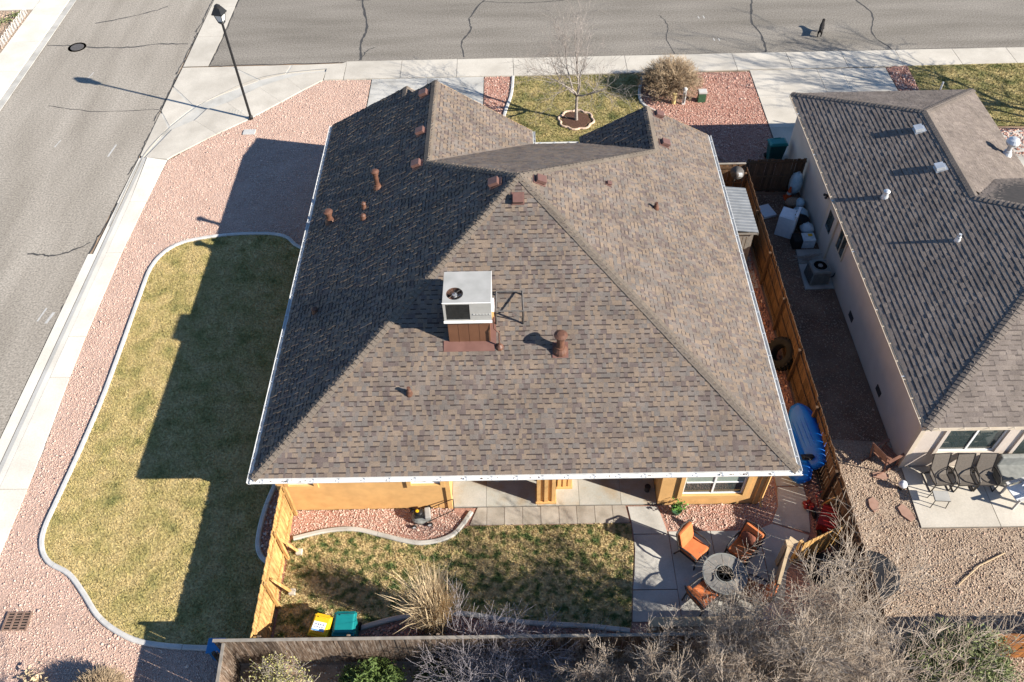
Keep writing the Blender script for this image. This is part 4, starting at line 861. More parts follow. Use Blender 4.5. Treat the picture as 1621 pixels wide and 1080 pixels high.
for (xa,ya),(xb,yb_) in zip(NFOOT[1:], NFOOT[2:]+NFOOT[:1]): b.add([(xa,ya,0),(xb,yb_,0),(xb,yb_,NH-.075),(xa,ya,NH-.075)], [(0,1,2,3)])
b.build('wall', M['nwall'], nh, world=True)
window(nh, *NHOLE[0][:2], 12.2, *NHOLE[0][2:], mull=(12.05,), fw=.05); window(nh, *NHOLE[1][:2], 12.2, *NHOLE[1][2:], mull=(14.25,), fw=.07)
for a, c, d, e in NHOLE:
    for p, q in (((a-.1,d-.1),(a,e)),((c,d-.1),(c+.1,e)),((a,max(.01,d-.1)),(c,d))):
        m_ = MB(); m_.bbox((p[0],12.155,max(.01,p[1])),(q[0],12.203,q[1])); m_.build('window_trim', M['nwall'], nh, world=True)
m_ = MB(); m_.bbox((10.48,12.16,0),(10.6,12.3,NH-.075)); m_.build('corner_trim', M['ntrim'], nh, world=True)
# side windows and door (face -x)
def side_window(y0, y1, z0, z1, rails=1):
    b = MB(); x = 10.505
    for p, q in (((y0,z0),(y1,z0+.05)),((y0,z1-.05),(y1,z1)),((y0,z0+.05),(y0+.05,z1-.05)),((y1-.05,z0+.05),(y1,z1-.05))): b.bbox((x-.03,p[0],p[1]),(x+.02,q[0],q[1]))
    b.bbox((x-.025,(y0+y1)/2-.02,z0+.05),(x+.02,(y0+y1)/2+.02,z1-.05))
    f = b.build('window', M['ntrim'], nh, world=True)
    for a, c in ((y0+.05,(y0+y1)/2-.02),((y0+y1)/2+.02,y1-.05)): b = MB(); b.bbox((x-.008,a,z0+.05),(x+.004,c,z1-.05)); b.build('pane', M['glass'], f, world=True)
side_window(19.35,20.1,1.05,2.1)
b = MB(); b.bbox((10.47,20.55,.07),(10.515,21.35,1.85)); dd = b.build('door', M['nwall'], nh, world=True)
b = MB(); b.bbox((10.455,20.72,1.0),(10.475,21.18,1.7)); b.build('pane', M['glass'], dd, world=True)
for p, q in (((20.45,.03),(20.55,1.95)),((21.35,.03),(21.45,1.95)),((20.55,1.85),(21.35,1.95))):
    b = MB(); b.bbox((10.46,p[0],p[1]),(10.518,q[0],q[1])); b.build('door_trim', M['ntrim'], nh, world=True)
for y, z in ((17.5,.42),(14.55,.42)):
    b = MB(); b.bbox((10.495,y-.17,z-.1),(10.518,y+.17,z+.1)); 
    for k in range(4): b.bbox((10.488,y-.16,z-.08+k*.045),(10.497,y+.16,z-.06+k*.045))
    b.build('foundation_vent', M['iron'], nh, world=True)
b = MB(); b.bbox((10.45,21.75,1.75),(10.515,21.85,1.82)); b.sphere((10.42,21.72,1.76), .05); b.sphere((10.42,21.88,1.76), .05); b.build('flood_light', M['iron'], nh, world=True)
nso = [(NX0,11.73),(NXR+5,11.73),(NXR+5,22.28),(NX1,22.28),(NX1,26.69),(NX0,26.69)]
make_roof(nh, NF, [((NX0,11.73,NH),tuple(TOP),'left','back'),((NX0,26.69,NH),A1,'front','left'),((NX1,26.69,NH),A1,'front','wing_right'),(A1,A2,'left','wing_right'),(A2,tuple(TOP),'left','street_side')],
  [((NX0,11.73,NH),(NXR,11.73,NH)),((NX0,26.69,NH),(NX0,11.73,NH)),((NX1,26.69,NH),(NX0,26.69,NH)),((NX1,22.0,NH),(NX1,26.69,NH))], SHN, SHNW, M['ncap'], .135, cap_single=120, want=(('left',300),), fascia_m=M['ntrim'], soffit=[(x,y,NH-.07) for x, y in nso], sm=M['ntrim'], fh=.12, lay={'left': dict(flat=.2, lo=.017, hi=.021, wr=(.09,.2)), 'back': dict(wr=(.09,.2))})
gutter(nh, (NX0-.012,26.6,NH), (NX0-.012,11.8,NH), (-1,0,0), M['ntrim'], 2.4, .10, .09)
NN = {k: plane_n(v) for k, v in NF.items()}
for a, c, n_ in (((NX0,26.69),(NX0,11.73),(-1,0)),((NX0,11.73),(NXR,11.73),(0,-1))):
    L = math.dist(a, c); k = int(L/.62); me = None
    for i in range(k):
        x, y = a[0]+(c[0]-a[0])*(i+.5)/k, a[1]+(c[1]-a[1])*(i+.5)/k
        if me is None or True:
            b = MB(); b.box((0,0,0), (.075 if n_[0] else .022, .022 if n_[0] else .075, .012))
            me = b.mesh('drip_clip', M['ntrim']); 
        link('drip_clip', me, nh, Vector((x+n_[0]*(.085 if n_[0] else .03), y+n_[1]*.03, NH+.004))-nh.location)
for P in ((13.1,22.55,3.81),(13.1,20.55,3.81)): box_vent(nh, P, NN['left'], M['galv'], .26, .17)
flue(nh, (11.46,20.05,3.13), .22, .06, M['galv']); flue(nh, (12.62,17.5,3.62), .25, .045, M['galv'], cap=False)
f = flue(nh, (16.35,22.5,2.82), .38, .085, M['galv'], cap=False)
b = MB(); b.lathe([(.10,3.18),(.19,3.24),(.22,3.33),(.17,3.43),(.07,3.48),(0,3.49)], 16, (16.35,22.5,0)); b.build('turbine_cap', M['galv'], f, world=True)
b = MB(); b.tube([(15.6,26.6,2.7),(15.6,26.6,3.0)], .03, 6); b.build('vent_pipe', M['galv'], nh, world=True)

# ================================================================== FENCES
def fence(label, a, c, h, m, face=1, bw=.118, gap=.006, posts=2.05, rails=(.25,.75), cap=False, group=None, jag=.012, railm=None, cat='fence', z0=.03, back_boards=False):
    """boards on one side of posts and rails; face=+1 puts rails on the left of a->c"""
    a, c = Vector((*a, 0)), Vector((*c, 0)); d = (c-a).normalized(); L = (c-a).length; n = Vector((-d.y, d.x, 0))*face
    t = thing('fence', (a.x, a.y, 0), label, cat, group); ang = math.atan2(d.y, d.x)
    b = MB(); k = max(1, round(L/bw)); bw = L/k; b.box((0,0,h/2+z0), (bw-gap, .016, h)); me = b.mesh('board', M[m])
    tops = []
    for i in range(k):
        p = a+d*(i+.5)*bw; o = link('board', me, t, p-a+Vector((0,0,random.uniform(-jag,jag)))+n*(random.uniform(-.003,.003) if gap > 0 else .009*(i % 2))); o.rotation_euler = (random.gauss(0,.004)*(gap > 0), random.gauss(0,.004)*(gap > 0), ang)
    for f in rails:
        b = MB(); M4 = Matrix.Rotation(ang, 4, 'Z'); b.box((a+c)/2-a+n*.03+Vector((0,0,z0+h*f)), (L, .032, .07), 0, M4); b.build('rail', M[railm or m], t)
    b = MB(); b.box((0,0,(h-.03)/2+z0), (.075,.075,h-.03)); pm = b.mesh('post', M[railm or m]); q = 0.0
    while q <= L+.01:
        p = d*min(q, L-.04)+n*.085; o = link('post', pm, t, p); o.rotation_euler.z = ang; q += posts
    if cap:
        b = MB(); b.box(d*L/2+Vector((0,0,z0+h+.022)), (L, .07, .022), 0, Matrix.Rotation(ang, 4, 'Z')); b.build('cap_rail', M['wood_grey'], t)
    return t
fl = fence('short bright yellow cedar fence running from the house corner to the back fence', (-6.28,7.06), (-6.28,11.02), 1.46, 'wood_new', face=-1, posts=1.32, jag=.02, rails=(.2,.82), gap=-.008)
for y in (8.75,9.85):
    b = MB(); b.tube([(-6.2,y-.08,1.05),(-5.95,y+.02,.10)], .045, 4); b.build('brace', M['wood_new'], fl, world=True)
    b = MB(); b.bbox((-6.0,y-.07,.02),(-5.84,y+.08,.14)); b.build('footing', M['concrete'], fl, world=True, bevel=.015)
bf = fence('long weathered grey-brown wooden fence along the back of the yard behind the shrubs', (8.25,7.0), (-7.12,7.0), 1.46, 'wood_old', face=-1, cap=True, gap=.008, jag=.01)
fence('weathered wooden fence end running forward from the back corner at the bottom edge', (-6.86,6.93), (-6.62,3.2), 1.46, 'wood_old', face=-1, cap=True)
fence('small slanting weathered fence panel at the outer left back corner', (-7.16,6.95), (-6.84,6.3), 1.0, 'wood_old', face=-1, cap=False, posts=.5)
sf = fence('long dark brown wooden fence between the two houses', (8.2,7.1), (8.2,23.8), 1.48, 'wood_side', face=1, gap=.013, jag=.012, rails=(.12,.5,.86))
fence('dark wooden fence with a gate between the side yard and the street rock bed', (6.35,23.98), (8.2,23.98), 1.48, 'wood_side', face=-1, rails=(.45,.9), cap=True)
fence('dark wooden gate panel behind the washing machine beside the pale house', (8.3,24.2), (10.45,24.2), 1.48, 'wood_side', face=-1, rails=(.1,.5,.93), jag=.03)
fence('orange-brown wooden fence at the right edge behind the green shrub', (10.5,6.9), (15.6,6.9), 1.46, 'wood_orange', face=1, gap=.01)
# low timber pieces by the fire-pit patio
t = thing('timber_planter', (4.2,7.62,0), 'low tan timber planter wall at the foot of the fire table patio', 'planter')
for k in range(3): b = MB(); b.bbox((2.98,7.56,.03+k*.18),(5.42,7.7,.2+k*.18)); b.build('plank', M['lumber'], t, world=True, bevel=.008)
b = MB(); b.bbox((2.95,7.53,.572),(5.45,7.76,.61)); b.build('cap', M['lumber'], t, world=True)
for x in (3.05,4.2,5.35): b = MB(); b.bbox((x-.05,7.46,.03),(x+.05,7.56,.56)); b.build('post', M['lumber'], t, world=True)
t = thing('gate', (6.5,9.3,0), 'open tan timber gate seen edge-on beside the bare thicket', 'gate')
gd = (Vector((6.06,8.3,0))-Vector((6.55,9.33,0))); gl = gd.length; gd.normalize()
for k in range(int(gl/.12)):
    p = Vector((6.55,9.33,.6))+gd*(k+.5)*.12; b = MB(); b.box(p, (.112,.018,1.1), 0, Matrix.Rotation(math.atan2(gd.y,gd.x),4,'Z')); b.build('board', M['lumber'], t, world=True)
b = MB(); b.box(Vector((6.55,9.33,1.165))+gd*gl/2, (gl,.075,.035), 0, Matrix.Rotation(math.atan2(gd.y,gd.x),4,'Z')); b.build('cap_rail', M['lumber'], t, world=True)
b = MB(); b.bbox((6.46,9.27,.03),(6.62,9.43,1.22)); b.add([(6.44,9.25,1.22),(6.78,9.36,1.22),(6.6,9.52,1.225)], [(0,1,2)]); b.build('post', M['lumber'], t, world=True)
fence('short yellow board fence by the red bins and tyres', (6.9,9.32), (8.12,9.86), 1.18, 'wood_new', face=1, gap=.02, rails=(.3,.9), cap=False)

# ================================================================== OBJECTS
# street lamp
lp = thing('street_lamp', (-11.14,29.56,0), 'tall dark lantern street lamp standing at the corner of the pavement', 'street lamp')
b = MB(); b.lathe([(.09,.05),(.09,.16),(.055,.2),(.048,4.28)], 10); b.build('pole', M['black'], lp)
b = MB(); b.lathe([(.05,4.26),(.10,4.3),(.15,4.36),(.13,4.40)], 10); b.build('collar', M['black'], lp)
hd = MB(); hd.lathe([(.135,4.40),(.215,4.70)], 4, M4=Matrix.Rotation(R(30),4,'Z')); hd.build('lamp_glass', M['clear'], lp)
b = MB()
for k in range(4):
    t_ = R(30)+k*math.pi/2; b.tube([(.14*math.cos(t_),.14*math.sin(t_),4.39),(.225*math.cos(t_),.225*math.sin(t_),4.71)], .014, 4)
b.build('lantern_frame', M['black'], lp)
b = MB(); b.lathe([(.30,4.69),(.30,4.72),(.16,4.92),(.15,4.94)], 4, M4=Matrix.Rotation(R(30),4,'Z')); b.lathe([(.13,4.93),(.12,4.99),(.05,5.04),(0,5.07)], 10); b.build('lamp_roof', M['black'], lp)
b = MB(); b.bbox((-11.28,28.45,.02),(-10.78,28.78,.07)); tag(b.build('meter_box', M['lid_grey'], bevel=.01), 'flat grey meter box lid in the pink gravel by the street lamp', 'meter box')
# storm grate
g = thing('storm_drain', (-12.72,8.09,0), 'rusty slotted drain grate in the pink gravel at lower left', 'drain grate')
b = MB(); b.bbox((-13.02,7.88,.02),(-12.42,8.32,.055), 0); b.build('pit', M['dark'], g, world=True)
b = MB()
for i in range(4): b.bbox((-13.03+i*.195,7.86,.05),(-12.985+i*.195,8.34,.085))
for j in range(7): b.bbox((-13.03,7.87+j*.072,.052),(-12.40,7.9+j*.072,.08))
b.build('grate', M['grate'], g, world=True)
# utilities
def util(x, y, h, r, m, label, name):
    b = MB(); b.lathe([(r,.03),(r,h-.06),(r*1.15,h-.05),(r*1.1,h),(0,h+.02)], 12, (x,y,0)); return tag(b.build(name, m), label, 'utility post')
util(6.6,30.06,.52,.085,M['pipe_yellow'], 'stubby yellow utility pipe in front of the round tan shrub', 'utility_pipe')
t = thing('utility_post', (7.0,30.0,0), 'white utility marker post between the yellow pipe and the green box', 'utility post')
b = MB(); b.bbox((6.93,29.95,.03),(7.07,30.06,.74)); b.bbox((6.97,29.935,.12),(7.03,29.951,.62), 1); b.build('post', [M['white'], M['iron']], t, world=True, bevel=.008)
b = MB(); b.lathe([(.085,.73),(.09,.76),(.05,.81),(0,.82)], 10, (7.0,30.0,0)); b.build('cap', M['white'], t, world=True)
t = thing('utility_box', (7.78,30.2,0), 'small dark green utility pedestal on the red rock bed', 'utility box')
b = MB(); b.bbox((7.62,30.08,.03),(7.94,30.32,.44)); b.build('body', M['green_box'], t, world=True, bevel=.012)
b = MB(); b.bbox((7.605,30.06,.44),(7.955,30.335,.54)); b.build('lid', M['lid_grey'], t, world=True, bevel=.02)
# tree ring
tr = thing('tree_ring', (2.45,28.98,0), 'scalloped ring of tan edging blocks filled with dark mulch', 'tree ring')
b = MB(); b.lathe([(0,.085),(.5,.07),(.66,.04)], 20, (2.45,28.98,0)); b.build('mulch', M['mulch'], tr, world=True)
for k in range(8):
    a0 = k*math.pi/4+.2; pts = []
    for q in range(6):
        u = q/5; t_ = a0+u*math.pi/4*.97; r_ = .62+.09*math.sin(u*math.pi); pts.append((2.45+r_*math.cos(t_)*1.04, 28.98+r_*math.sin(t_)*.98, .07))
    b = MB(); b.tube(pts, .048, 6); b.build('edging_block', M['scallop'], tr, world=True)
# wheelie bins
def bin_(name, x, y, rz, m, label, w_=.50, d_=.56, h=.92, lidm=None, group=None):
    t = thing(name, (x,y,.03), label, 'bin', group, rz)
    b = MB(); b.box((0,0,h*.46), (w_*.92, d_*.86, h*.9), 0, None, 1.0)
    for i in range(4): vx = b.v[i]; b.v[i] = (vx[0]*.78, vx[1]*.78, vx[2])
    b.build('body', m, t, bevel=.03)
    b = MB(); b.box((0,0,h*.93), (w_, d_*.95, .06)); b.box((0,0,h*.99), (w_*.92, d_*.86, .05), 0, None, .86); b.build('lid', lidm or m, t, bevel=.022)
    b = MB(); b.tube([(-w_*.42,d_*.52,h*.9),(w_*.42,d_*.52,h*.9)], .018, 6); b.bbox((-w_*.2,d_*.30,h*1.03),(w_*.2,d_*.345,h*1.045)); b.build('handle', lidm or m, t)
    for s_ in (-1,1): b = MB(); b.lathe([(.02,-.03),(.10,-.03),(.10,.03),(.02,.03)], 12, (s_*w_*.4, d_*.42, .10), 0, Matrix.Rotation(R(90),4,'Y')); b.build('wheel', M['rubber'], t)
    return t
yb = bin_('wheelie_bin', -4.86,7.54, R(-13), M['yellow'], 'yellow wheelie bin with a white sticker on its lid by the back fence', w_=.47)
b = MB(); b.bbox((-.155,-.16,.978),(.155,.06,.982)); st_ = b.build('sticker', M['paper'], yb)
for i in range(4):
    b = MB(); b.bbox((-.10+i*.06,-.02,.983),(-.075+i*.06,.015,.985)); b.build('sticker_print', M['ink'], yb)
    b = MB(); b.bbox((-.11+i*.06,-.075,.983),(-.075+i*.06,-.055,.985)); b.build('sticker_print', M['ink'], yb)
b = MB(); b.bbox((-.155,-.158,.983),(.155,-.125,.985)); b.build('sticker_band', M['skyblue_ink'], yb)
bin_('wheelie_bin', -4.30,7.58, R(0), M['teal'], 'teal green wheelie bin beside the yellow bin', w_=.54, d_=.6)
bin_('wheelie_bin', 9.95,26.1, R(4), M['teal_dark'], 'dark teal wheelie bin in the shade by the pale house and the drive', w_=.7, d_=.5, h=.88, lidm=M['teal'])
t = thing('storage_box', (-7.5,7.25,0), 'small blue lidded box on the lawn behind the left fence corner', 'box')
b = MB(); b.box((-7.36,7.22,.3), (.36,.3,.55)); b.build('body', M['blue_lid'], t, world=True, bevel=.02); b = MB(); b.box((-7.36,7.22,.6), (.42,.36,.06)); b.build('lid', M['blue_lid'], t, world=True, bevel=.015)

# fire table
ft = thing('fire_table', (4.97,8.84,.05), 'round slate-topped fire table with a dark burner ring among orange chairs', 'table')
b = MB(); b.lathe([(.36,0),(.34,.42),(.40,.5)], 20); b.build('base', M['iron'], ft)
for k in range(8):
    a0 = k*math.pi/4; b = MB(); n = 6
    for i in range(n+1):
        t_ = a0+.012+(math.pi/4-.024)*i/n
        for r_, z in ((.235,.535),(.235,.56),(.515,.56),(.515,.535)): b.v.append((r_*math.cos(t_), r_*math.sin(t_), z))
    for i in range(n):
        for q in range(3): b.f.append((i*4+q, i*4+q+1, (i+1)*4+q+1, (i+1)*4+q)); b.mi.append(0)
    b.f += [(0,1,2,3),(n*4+3,n*4+2,n*4+1,n*4)]; b.mi += [0,0]; b.build('tile', M['slate_top'], ft)
b = MB(); b.lathe([(.515,.52),(.55,.52),(.555,.57),(.515,.57)], 32, closed=True); b.lathe([(.22,.53),(.235,.53),(.238,.575),(.215,.575)], 24, closed=True); b.build('rim', M['ac_grey'], ft)
b = MB(); b.lathe([(0,.53),(.22,.53)], 20); b.build('fire_bowl', M['slate_top'], ft)
b = MB(); b.tube([(.17*math.cos(q),.17*math.sin(q),.55) for q in np.linspace(0,5.6,18)], .013, 6)
for q in (0,1.05,2.1): b.tube([(.15*math.cos(q),.15*math.sin(q),.552),(-.15*math.cos(q),-.15*math.sin(q),.552)], .009, 5)
b.tube([(-.28,.02,.575),(-.30,-.14,.575),(-.36,-.2,.575)], .010, 5); b.build('burner', M['black'], ft)

def orange_chair(x, y, rz, label, extra=None):
    """faces local -y"""
    t = thing('patio_chair', (x,y,.05), label, 'chair', 'orange chairs round the fire table', rz)
    b = MB(); b.box((0,-.02,.36), (.46,.48,.11)); b.build('seat_cushion', M['orange'], t, bevel=.035)
    Mt = Matrix.Rotation(R(-17),4,'X')
    b = MB(); b.box((0,.27,.62), (.46,.11,.50), 0, Mt); b.build('back_cushion', M['orange'], t, bevel=.04)
    for s_ in (-1,1):
        b = MB(); b.tube([(s_*.265,-.26,.02),(s_*.265,-.24,.50),(s_*.27,-.1,.545),(s_*.27,.12,.53),(s_*.265,.22,.50)], .020, 6); b.build('arm', M['iron'], t)
        b = MB(); b.tube([(s_*.255,.30,.02),(s_*.255,.20,.30),(s_*.255,.26,.5),(s_*.25,.37,.86)], .019, 6); b.build('back_post', M['iron'], t)
    b = MB(); b.tube([(-.25,.37,.86),(0,.41,.91),(.25,.37,.86)], .019, 6)
    for k in range(-3,4): b.tube([(k*.07,.395,.87),(k*.07,.27,.40)], .009, 4)
    b.build('back_frame', M['iron'], t)
    b = MB(); b.bbox((-.25,-.25,.27),(.25,.22,.295)); b.build('seat_frame', M['iron'], t)
    t.scale = (1.13,)*3
    return t
def face(x, y): return math.atan2(8.84-y, 4.97-x)+math.pi/2
orange_chair(4.33,9.62, face(4.33,9.62)+.1, 'orange cushioned patio chair left of the table nearest the house')
c2 = orange_chair(5.58,9.58, face(5.58,9.58)-.1, 'orange cushioned patio chair with a brown cloth draped over its back')
orange_chair(4.36,8.36, face(4.36,8.36)-.05, 'orange patio chair nearest the lawn at the lower left of the table')
orange_chair(5.66,8.42, face(5.66,8.42)+.05, 'orange patio chair half hidden behind bare twigs')
jk = tag(empty('cloth', (5.58,9.58,.05), c2.rotation_euler.z), 'brown cloth draped over the back of an orange chair', 'cloth')
b = MB(); b.sphere((0,.20,.66), .25, 14, 9, 0, (1.0,.55,.85), .07); b.build('folds', M['maroon'], jk, smooth=True)

# lawn mower
mw = thing('lawn_mower', (-2.78,10.8,.02), 'black and grey push lawn mower standing on the gravel by the orange wall', 'lawn mower', None, R(8))
b = MB(); b.lathe([(.23,.06),(.24,.15),(.19,.2),(.10,.22),(0,.22)], 16); 
b.v = [(v[0]*1.05, v[1]*.9, v[2]) for v in b.v]; b.box((.16,0,.15),(.22,.36,.10)); b.build('deck', M['ac_grey'], mw)
b = MB(); b.box((-.03,0,.28), (.24,.22,.12)); b.lathe([(.10,.33),(.10,.37),(.05,.39),(0,.39)], 12, (-.03,0,0)); b.build('engine', M['black'], mw, bevel=.02)
b = MB(); b.lathe([(0,.40),(.045,.40),(.05,.38)], 10, (-.06,.03,0)); b.build('fuel_cap', M['yellow'], mw)
b = MB(); b.box((.20,0,.25), (.16,.32,.12)); b.build('grass_bag', M['hvac'], mw, bevel=.03)
for sx, r_ in ((-.2,.07),(.22,.085)):
    for s_ in (-1,1):
        b = MB(); b.lathe([(r_*.55,-.022),(r_,-.022),(r_,.022),(r_*.55,.022)], 14, (sx,s_*.25,r_), 0, Matrix.Rotation(R(90),4,'X')); wl = b.build('wheel', M['rubber'], mw)
        b = MB(); b.lathe([(0,-.026),(r_*.6,-.026),(r_*.6,.026),(0,.026)], 12, (sx,s_*.25,r_), 0, Matrix.Rotation(R(90),4,'X')); b.build('rim', M['galv'], wl)
b = MB()
for s_ in (-1,1): b.tube([(.22,s_*.19,.14),(.55,s_*.18,.33),(.86,s_*.17,.5)], .013, 6)
b.tube([(.86,-.17,.5),(.92,-.15,.53),(.92,.15,.53),(.86,.17,.5)], .014, 6); b.tube([(.52,-.18,.31),(.52,.18,.31)], .010, 6); b.build('handle', M['black'], mw)
# potted plant
pp = thing('potted_plant', (4.1,10.86,.02), 'small leafy green plant in a dark glazed pot against the gravel bed', 'potted plant')
b = MB(); b.lathe([(.09,0),(.14,.16),(.155,.22),(.135,.22),(.12,.18),(0,.17)], 14); b.build('pot', M['green_box'], pp)
leaf_mesh('foliage', [((random.gauss(.05,.09), random.gauss(.05,.09), random.uniform(.2,.45)),) for _ in range(110)], .045, M['leaf_green'], pp)
b = MB()
for k in range(7): b.tube([(0,0,.17),(random.gauss(.05,.06),random.gauss(.05,.06),.42)], .006, 4)
b.build('stem', M['leaf_olive'], pp)
b = MB(); b.lathe([(.07,.05),(.08,.25),(.085,.26)], 12, (3.4,11.55,0)); tag(b.build('bucket', M['iron']), 'small dark bucket in the shade at the right end of the back patio', 'bucket')
t = thing('pet_bowl', (-.72,12.0,.05), 'blue and white bowl near the edge of the patio under the eave', 'bowl')
b = MB(); b.lathe([(.10,0),(.13,.07),(.115,.07),(.08,.02),(0,.02)], 14); b.build('bowl', M['bag_blue'], t); b = MB(); b.bbox((.22,-.03,0),(.62,.05,.04)); b.build('mat', M['ac_grey'], t)

# side yard: shed, satellite dish, tyre, boats, red things, tyres
sd_ = thing('shed', (7.2,20.9,0), 'narrow dark shed with a corrugated metal roof between the houses', 'shed')
b = MB(); b.bbox((6.82,20.02,.03),(7.66,22.0,1.75)); b.build('wall', M['shed'], sd_, world=True)
b = MB(); n = 26
for i in range(n):
    x0, x1 = 6.86+(7.76-6.86)*0, 0
for i in range(15):
    y = 19.92+i*.15
    prof = [(y,0),(y+.045,.0),(y+.06,.022),(y+.09,.022),(y+.105,0),(y+.15,0)]
    for (ya,za),(yb2,zb) in zip(prof[:-1], prof[1:]):
        b.add([(6.72,ya,2.0+za),(7.76,ya,1.88+za),(7.76,yb2,1.88+zb),(6.72,yb2,2.0+zb)], [(0,1,2,3)])
b.build('roof', M['shed_roof'], sd_, world=True)
b = MB(); b.bbox((6.95,20.0,.08),(7.55,20.022,1.65)); b.bbox((7.45,19.985,.85),(7.5,20.0,.95), 1)
for k in range(5): b.bbox((6.97+k*.12,19.992,.1),(6.98+k*.12,20.0,1.63))
b.build('door', [M['shed'], M['galv']], sd_, world=True)
b = MB(); b.bbox((6.72,19.9,1.80),(7.76,19.94,1.86)); b.bbox((7.74,19.9,1.78),(7.77,22.17,1.87)); b.build('roof_edge', M['shed'], sd_, world=True)
ds = thing('satellite_dish', (7.72,23.3,0), 'grey satellite dish on a pole at the fence corner behind the shed', 'satellite dish')
b = MB(); b.tube([(7.72,23.4,.03),(7.72,23.4,1.65)], .03, 8); b.build('pole', M['iron'], ds, world=True)
Md = Matrix.Rotation(R(30),4,'X'); b = MB(); b.lathe([(0,0),(.09,.008),(.18,.034),(.25,.07)], 20, (7.72,23.3,1.62), 0, Md); b.build('dish', M['iron_lid'], ds, world=True, smooth=True)
b = MB(); b.tube([(7.72,23.12,1.55),(7.72,22.9,1.86)], .014, 6); b.bbox((7.66,22.84,1.84),(7.79,22.94,1.93)); b.build('receiver_arm', M['white'], ds, world=True)
def tyre(x, y, z, Rr, rr, Mr, label, lug=26, group=None, w_=.34):
    t = tag(empty('tyre', (x,y,z)), label, 'tyre', group)
    b = MB(); prof = [(rr,-w_*.38),(rr+.03,-w_*.46),(Rr-.09,-w_*.5),(Rr-.02,-w_*.42),(Rr-.01,-w_*.2),(Rr-.01,w_*.2),(Rr-.02,w_*.42),(Rr-.09,w_*.5),(rr+.03,w_*.46),(rr,w_*.38),(rr+.05,0)]
    b.lathe(prof, 36, (0,0,0), 0, Mr, True); b.build('carcass', M['rubber'], t, smooth=True)
    b = MB()
    for k in range(lug):
        for s_ in (-1,1):
            M4 = Mr @ Matrix.Rotation(2*math.pi*(k+.25*s_)/lug,4,'Z') @ Matrix.Translation((Rr-.005,0,s_*w_*.24)); q = MB(); q.box((0,0,0),(.05,2*math.pi*Rr/lug*.55,w_*.36))
            b.add([M4 @ Vector(v) for v in q.v], q.f)
    o = b.build('tread_lug', M['rubber'], t); o['kind'] = 'stuff'
    return t
tyre(7.97,16.0,.44, .50,.25, Matrix.Rotation(R(-48),4,'Y') @ Matrix.Rotation(R(8),4,'X'), 'big knobbly black tyre leaning against the dark side fence')
tyre(7.6,9.1,.2, .40,.22, Matrix.Rotation(R(6),4,'X'), 'black tyre lying on the ground behind the yellow board fence under bare twigs', w_=.26)
b = MB(); pts = smooth_poly([(7.05,20.0),(7.35,18.6),(7.3,17.4),(7.5,16.4),(7.35,15.0),(7.42,13.6)], 6); b.tube([(x,y,.05) for x,y in pts], .016, 5); tag(b.build('hose', M['black']), 'thin black hose lying along the red gravel by the side fence', 'hose')
def boat(x, y, z, L, W_, H, rx, rz, label):
    t = tag(empty('boat', (x,y,z), rz), label, 'boat', 'blue boats leaning on the side fence')
    b = MB(); n = 16; k = 10; Mr = Matrix.Rotation(rx,4,'Y')
    for i in range(n+1):
        u = -1+2*i/n; wd = W_*.5*(1-abs(u)**3.2*.62); hh = H*(1-.45*abs(u)**3)
        for j in range(k+1):
            a = math.pi*j/k; cx = math.copysign(abs(math.cos(a))**.6, math.cos(a)); v = Vector((cx*wd, u*L/2, hh*math.sin(a)**.55)); b.v.append(tuple(Mr @ v))
    for i in range(n):
        for j in range(k): b.f.append((i*(k+1)+j, i*(k+1)+j+1, (i+1)*(k+1)+j+1, (i+1)*(k+1)+j)); b.mi.append(0)
    b.f += [tuple(range(k,-1,-1)), tuple(n*(k+1)+j for j in range(k+1))]; b.mi += [0,0]
    b.build('hull', M['blue'], t, smooth=True)
    for s_ in (-.22,-.08,.08,.22):
        m_ = MB(); pts = [Mr @ Vector((s_*W_, u*L*.4, H*(1-.45*abs(u)**3)*.985)) for u in np.linspace(-1,1,9)]; m_.tube(pts, .016, 6); m_.build('hull_rib', M['blue'], t, smooth=True)
    m_ = MB(); pts = [Mr @ Vector((W_*.5*(1-abs(u)**3.2*.62)+.008, u*L/2*.98, .02)) for u in np.linspace(-1,1,17)]; m_.tube(pts, .02, 6); pts = [Mr @ Vector((-W_*.5*(1-abs(u)**3.2*.62)-.008, u*L/2*.98, .02)) for u in np.linspace(-1,1,17)]; m_.tube(pts, .02, 6); m_.build('gunwale', M['blue'], t, smooth=True)
    return t
boat(7.98,12.85,.64, 2.05,.82,.27, R(-46), R(5), 'blue ribbed plastic boat hull leaning highest against the side fence')
boat(7.56,12.5,.34, 1.9,.78,.26, R(-32), R(6), 'blue plastic boat hull lying lower, partly under the eave')
b = MB(); b.sphere((7.72,12.05,.82), .13, 8, 6, 0, (1.5,.8,.5), .3); tag(b.build('glove', M['black']), 'crumpled black glove lying on the blue boat', 'glove')
t = thing('red_cart', (7.95,10.5,0), 'red plastic cart with a handle by the side fence', 'cart')
b = MB(); b.box((8.0,10.42,.3), (.42,.62,.34), 0, Matrix.Rotation(R(-28),4,'Z')); b.build('tub', M['red'], t, world=True, bevel=.03)
b = MB(); b.box((8.0,10.42,.49), (.46,.66,.04), 0, Matrix.Rotation(R(-28),4,'Z')); b.build('rim', M['red'], t, world=True)
for y in (10.15,10.7): b = MB(); b.lathe([(.04,-.03),(.12,-.03),(.12,.03),(.04,.03)], 12, (7.76,y,.12), 0, Matrix.Rotation(R(90),4,'Y')); b.build('wheel', M['rubber'], t, world=True)
b = MB(); b.tube([(7.8,10.75,.45),(7.72,10.98,.72),(7.9,11.05,.72)], .015, 6); b.build('handle', M['red'], t, world=True)
t = thing('red_fan', (7.72,11.0,0), 'small bright red round-lobed toy on the dark ground by the side fence', 'toy')
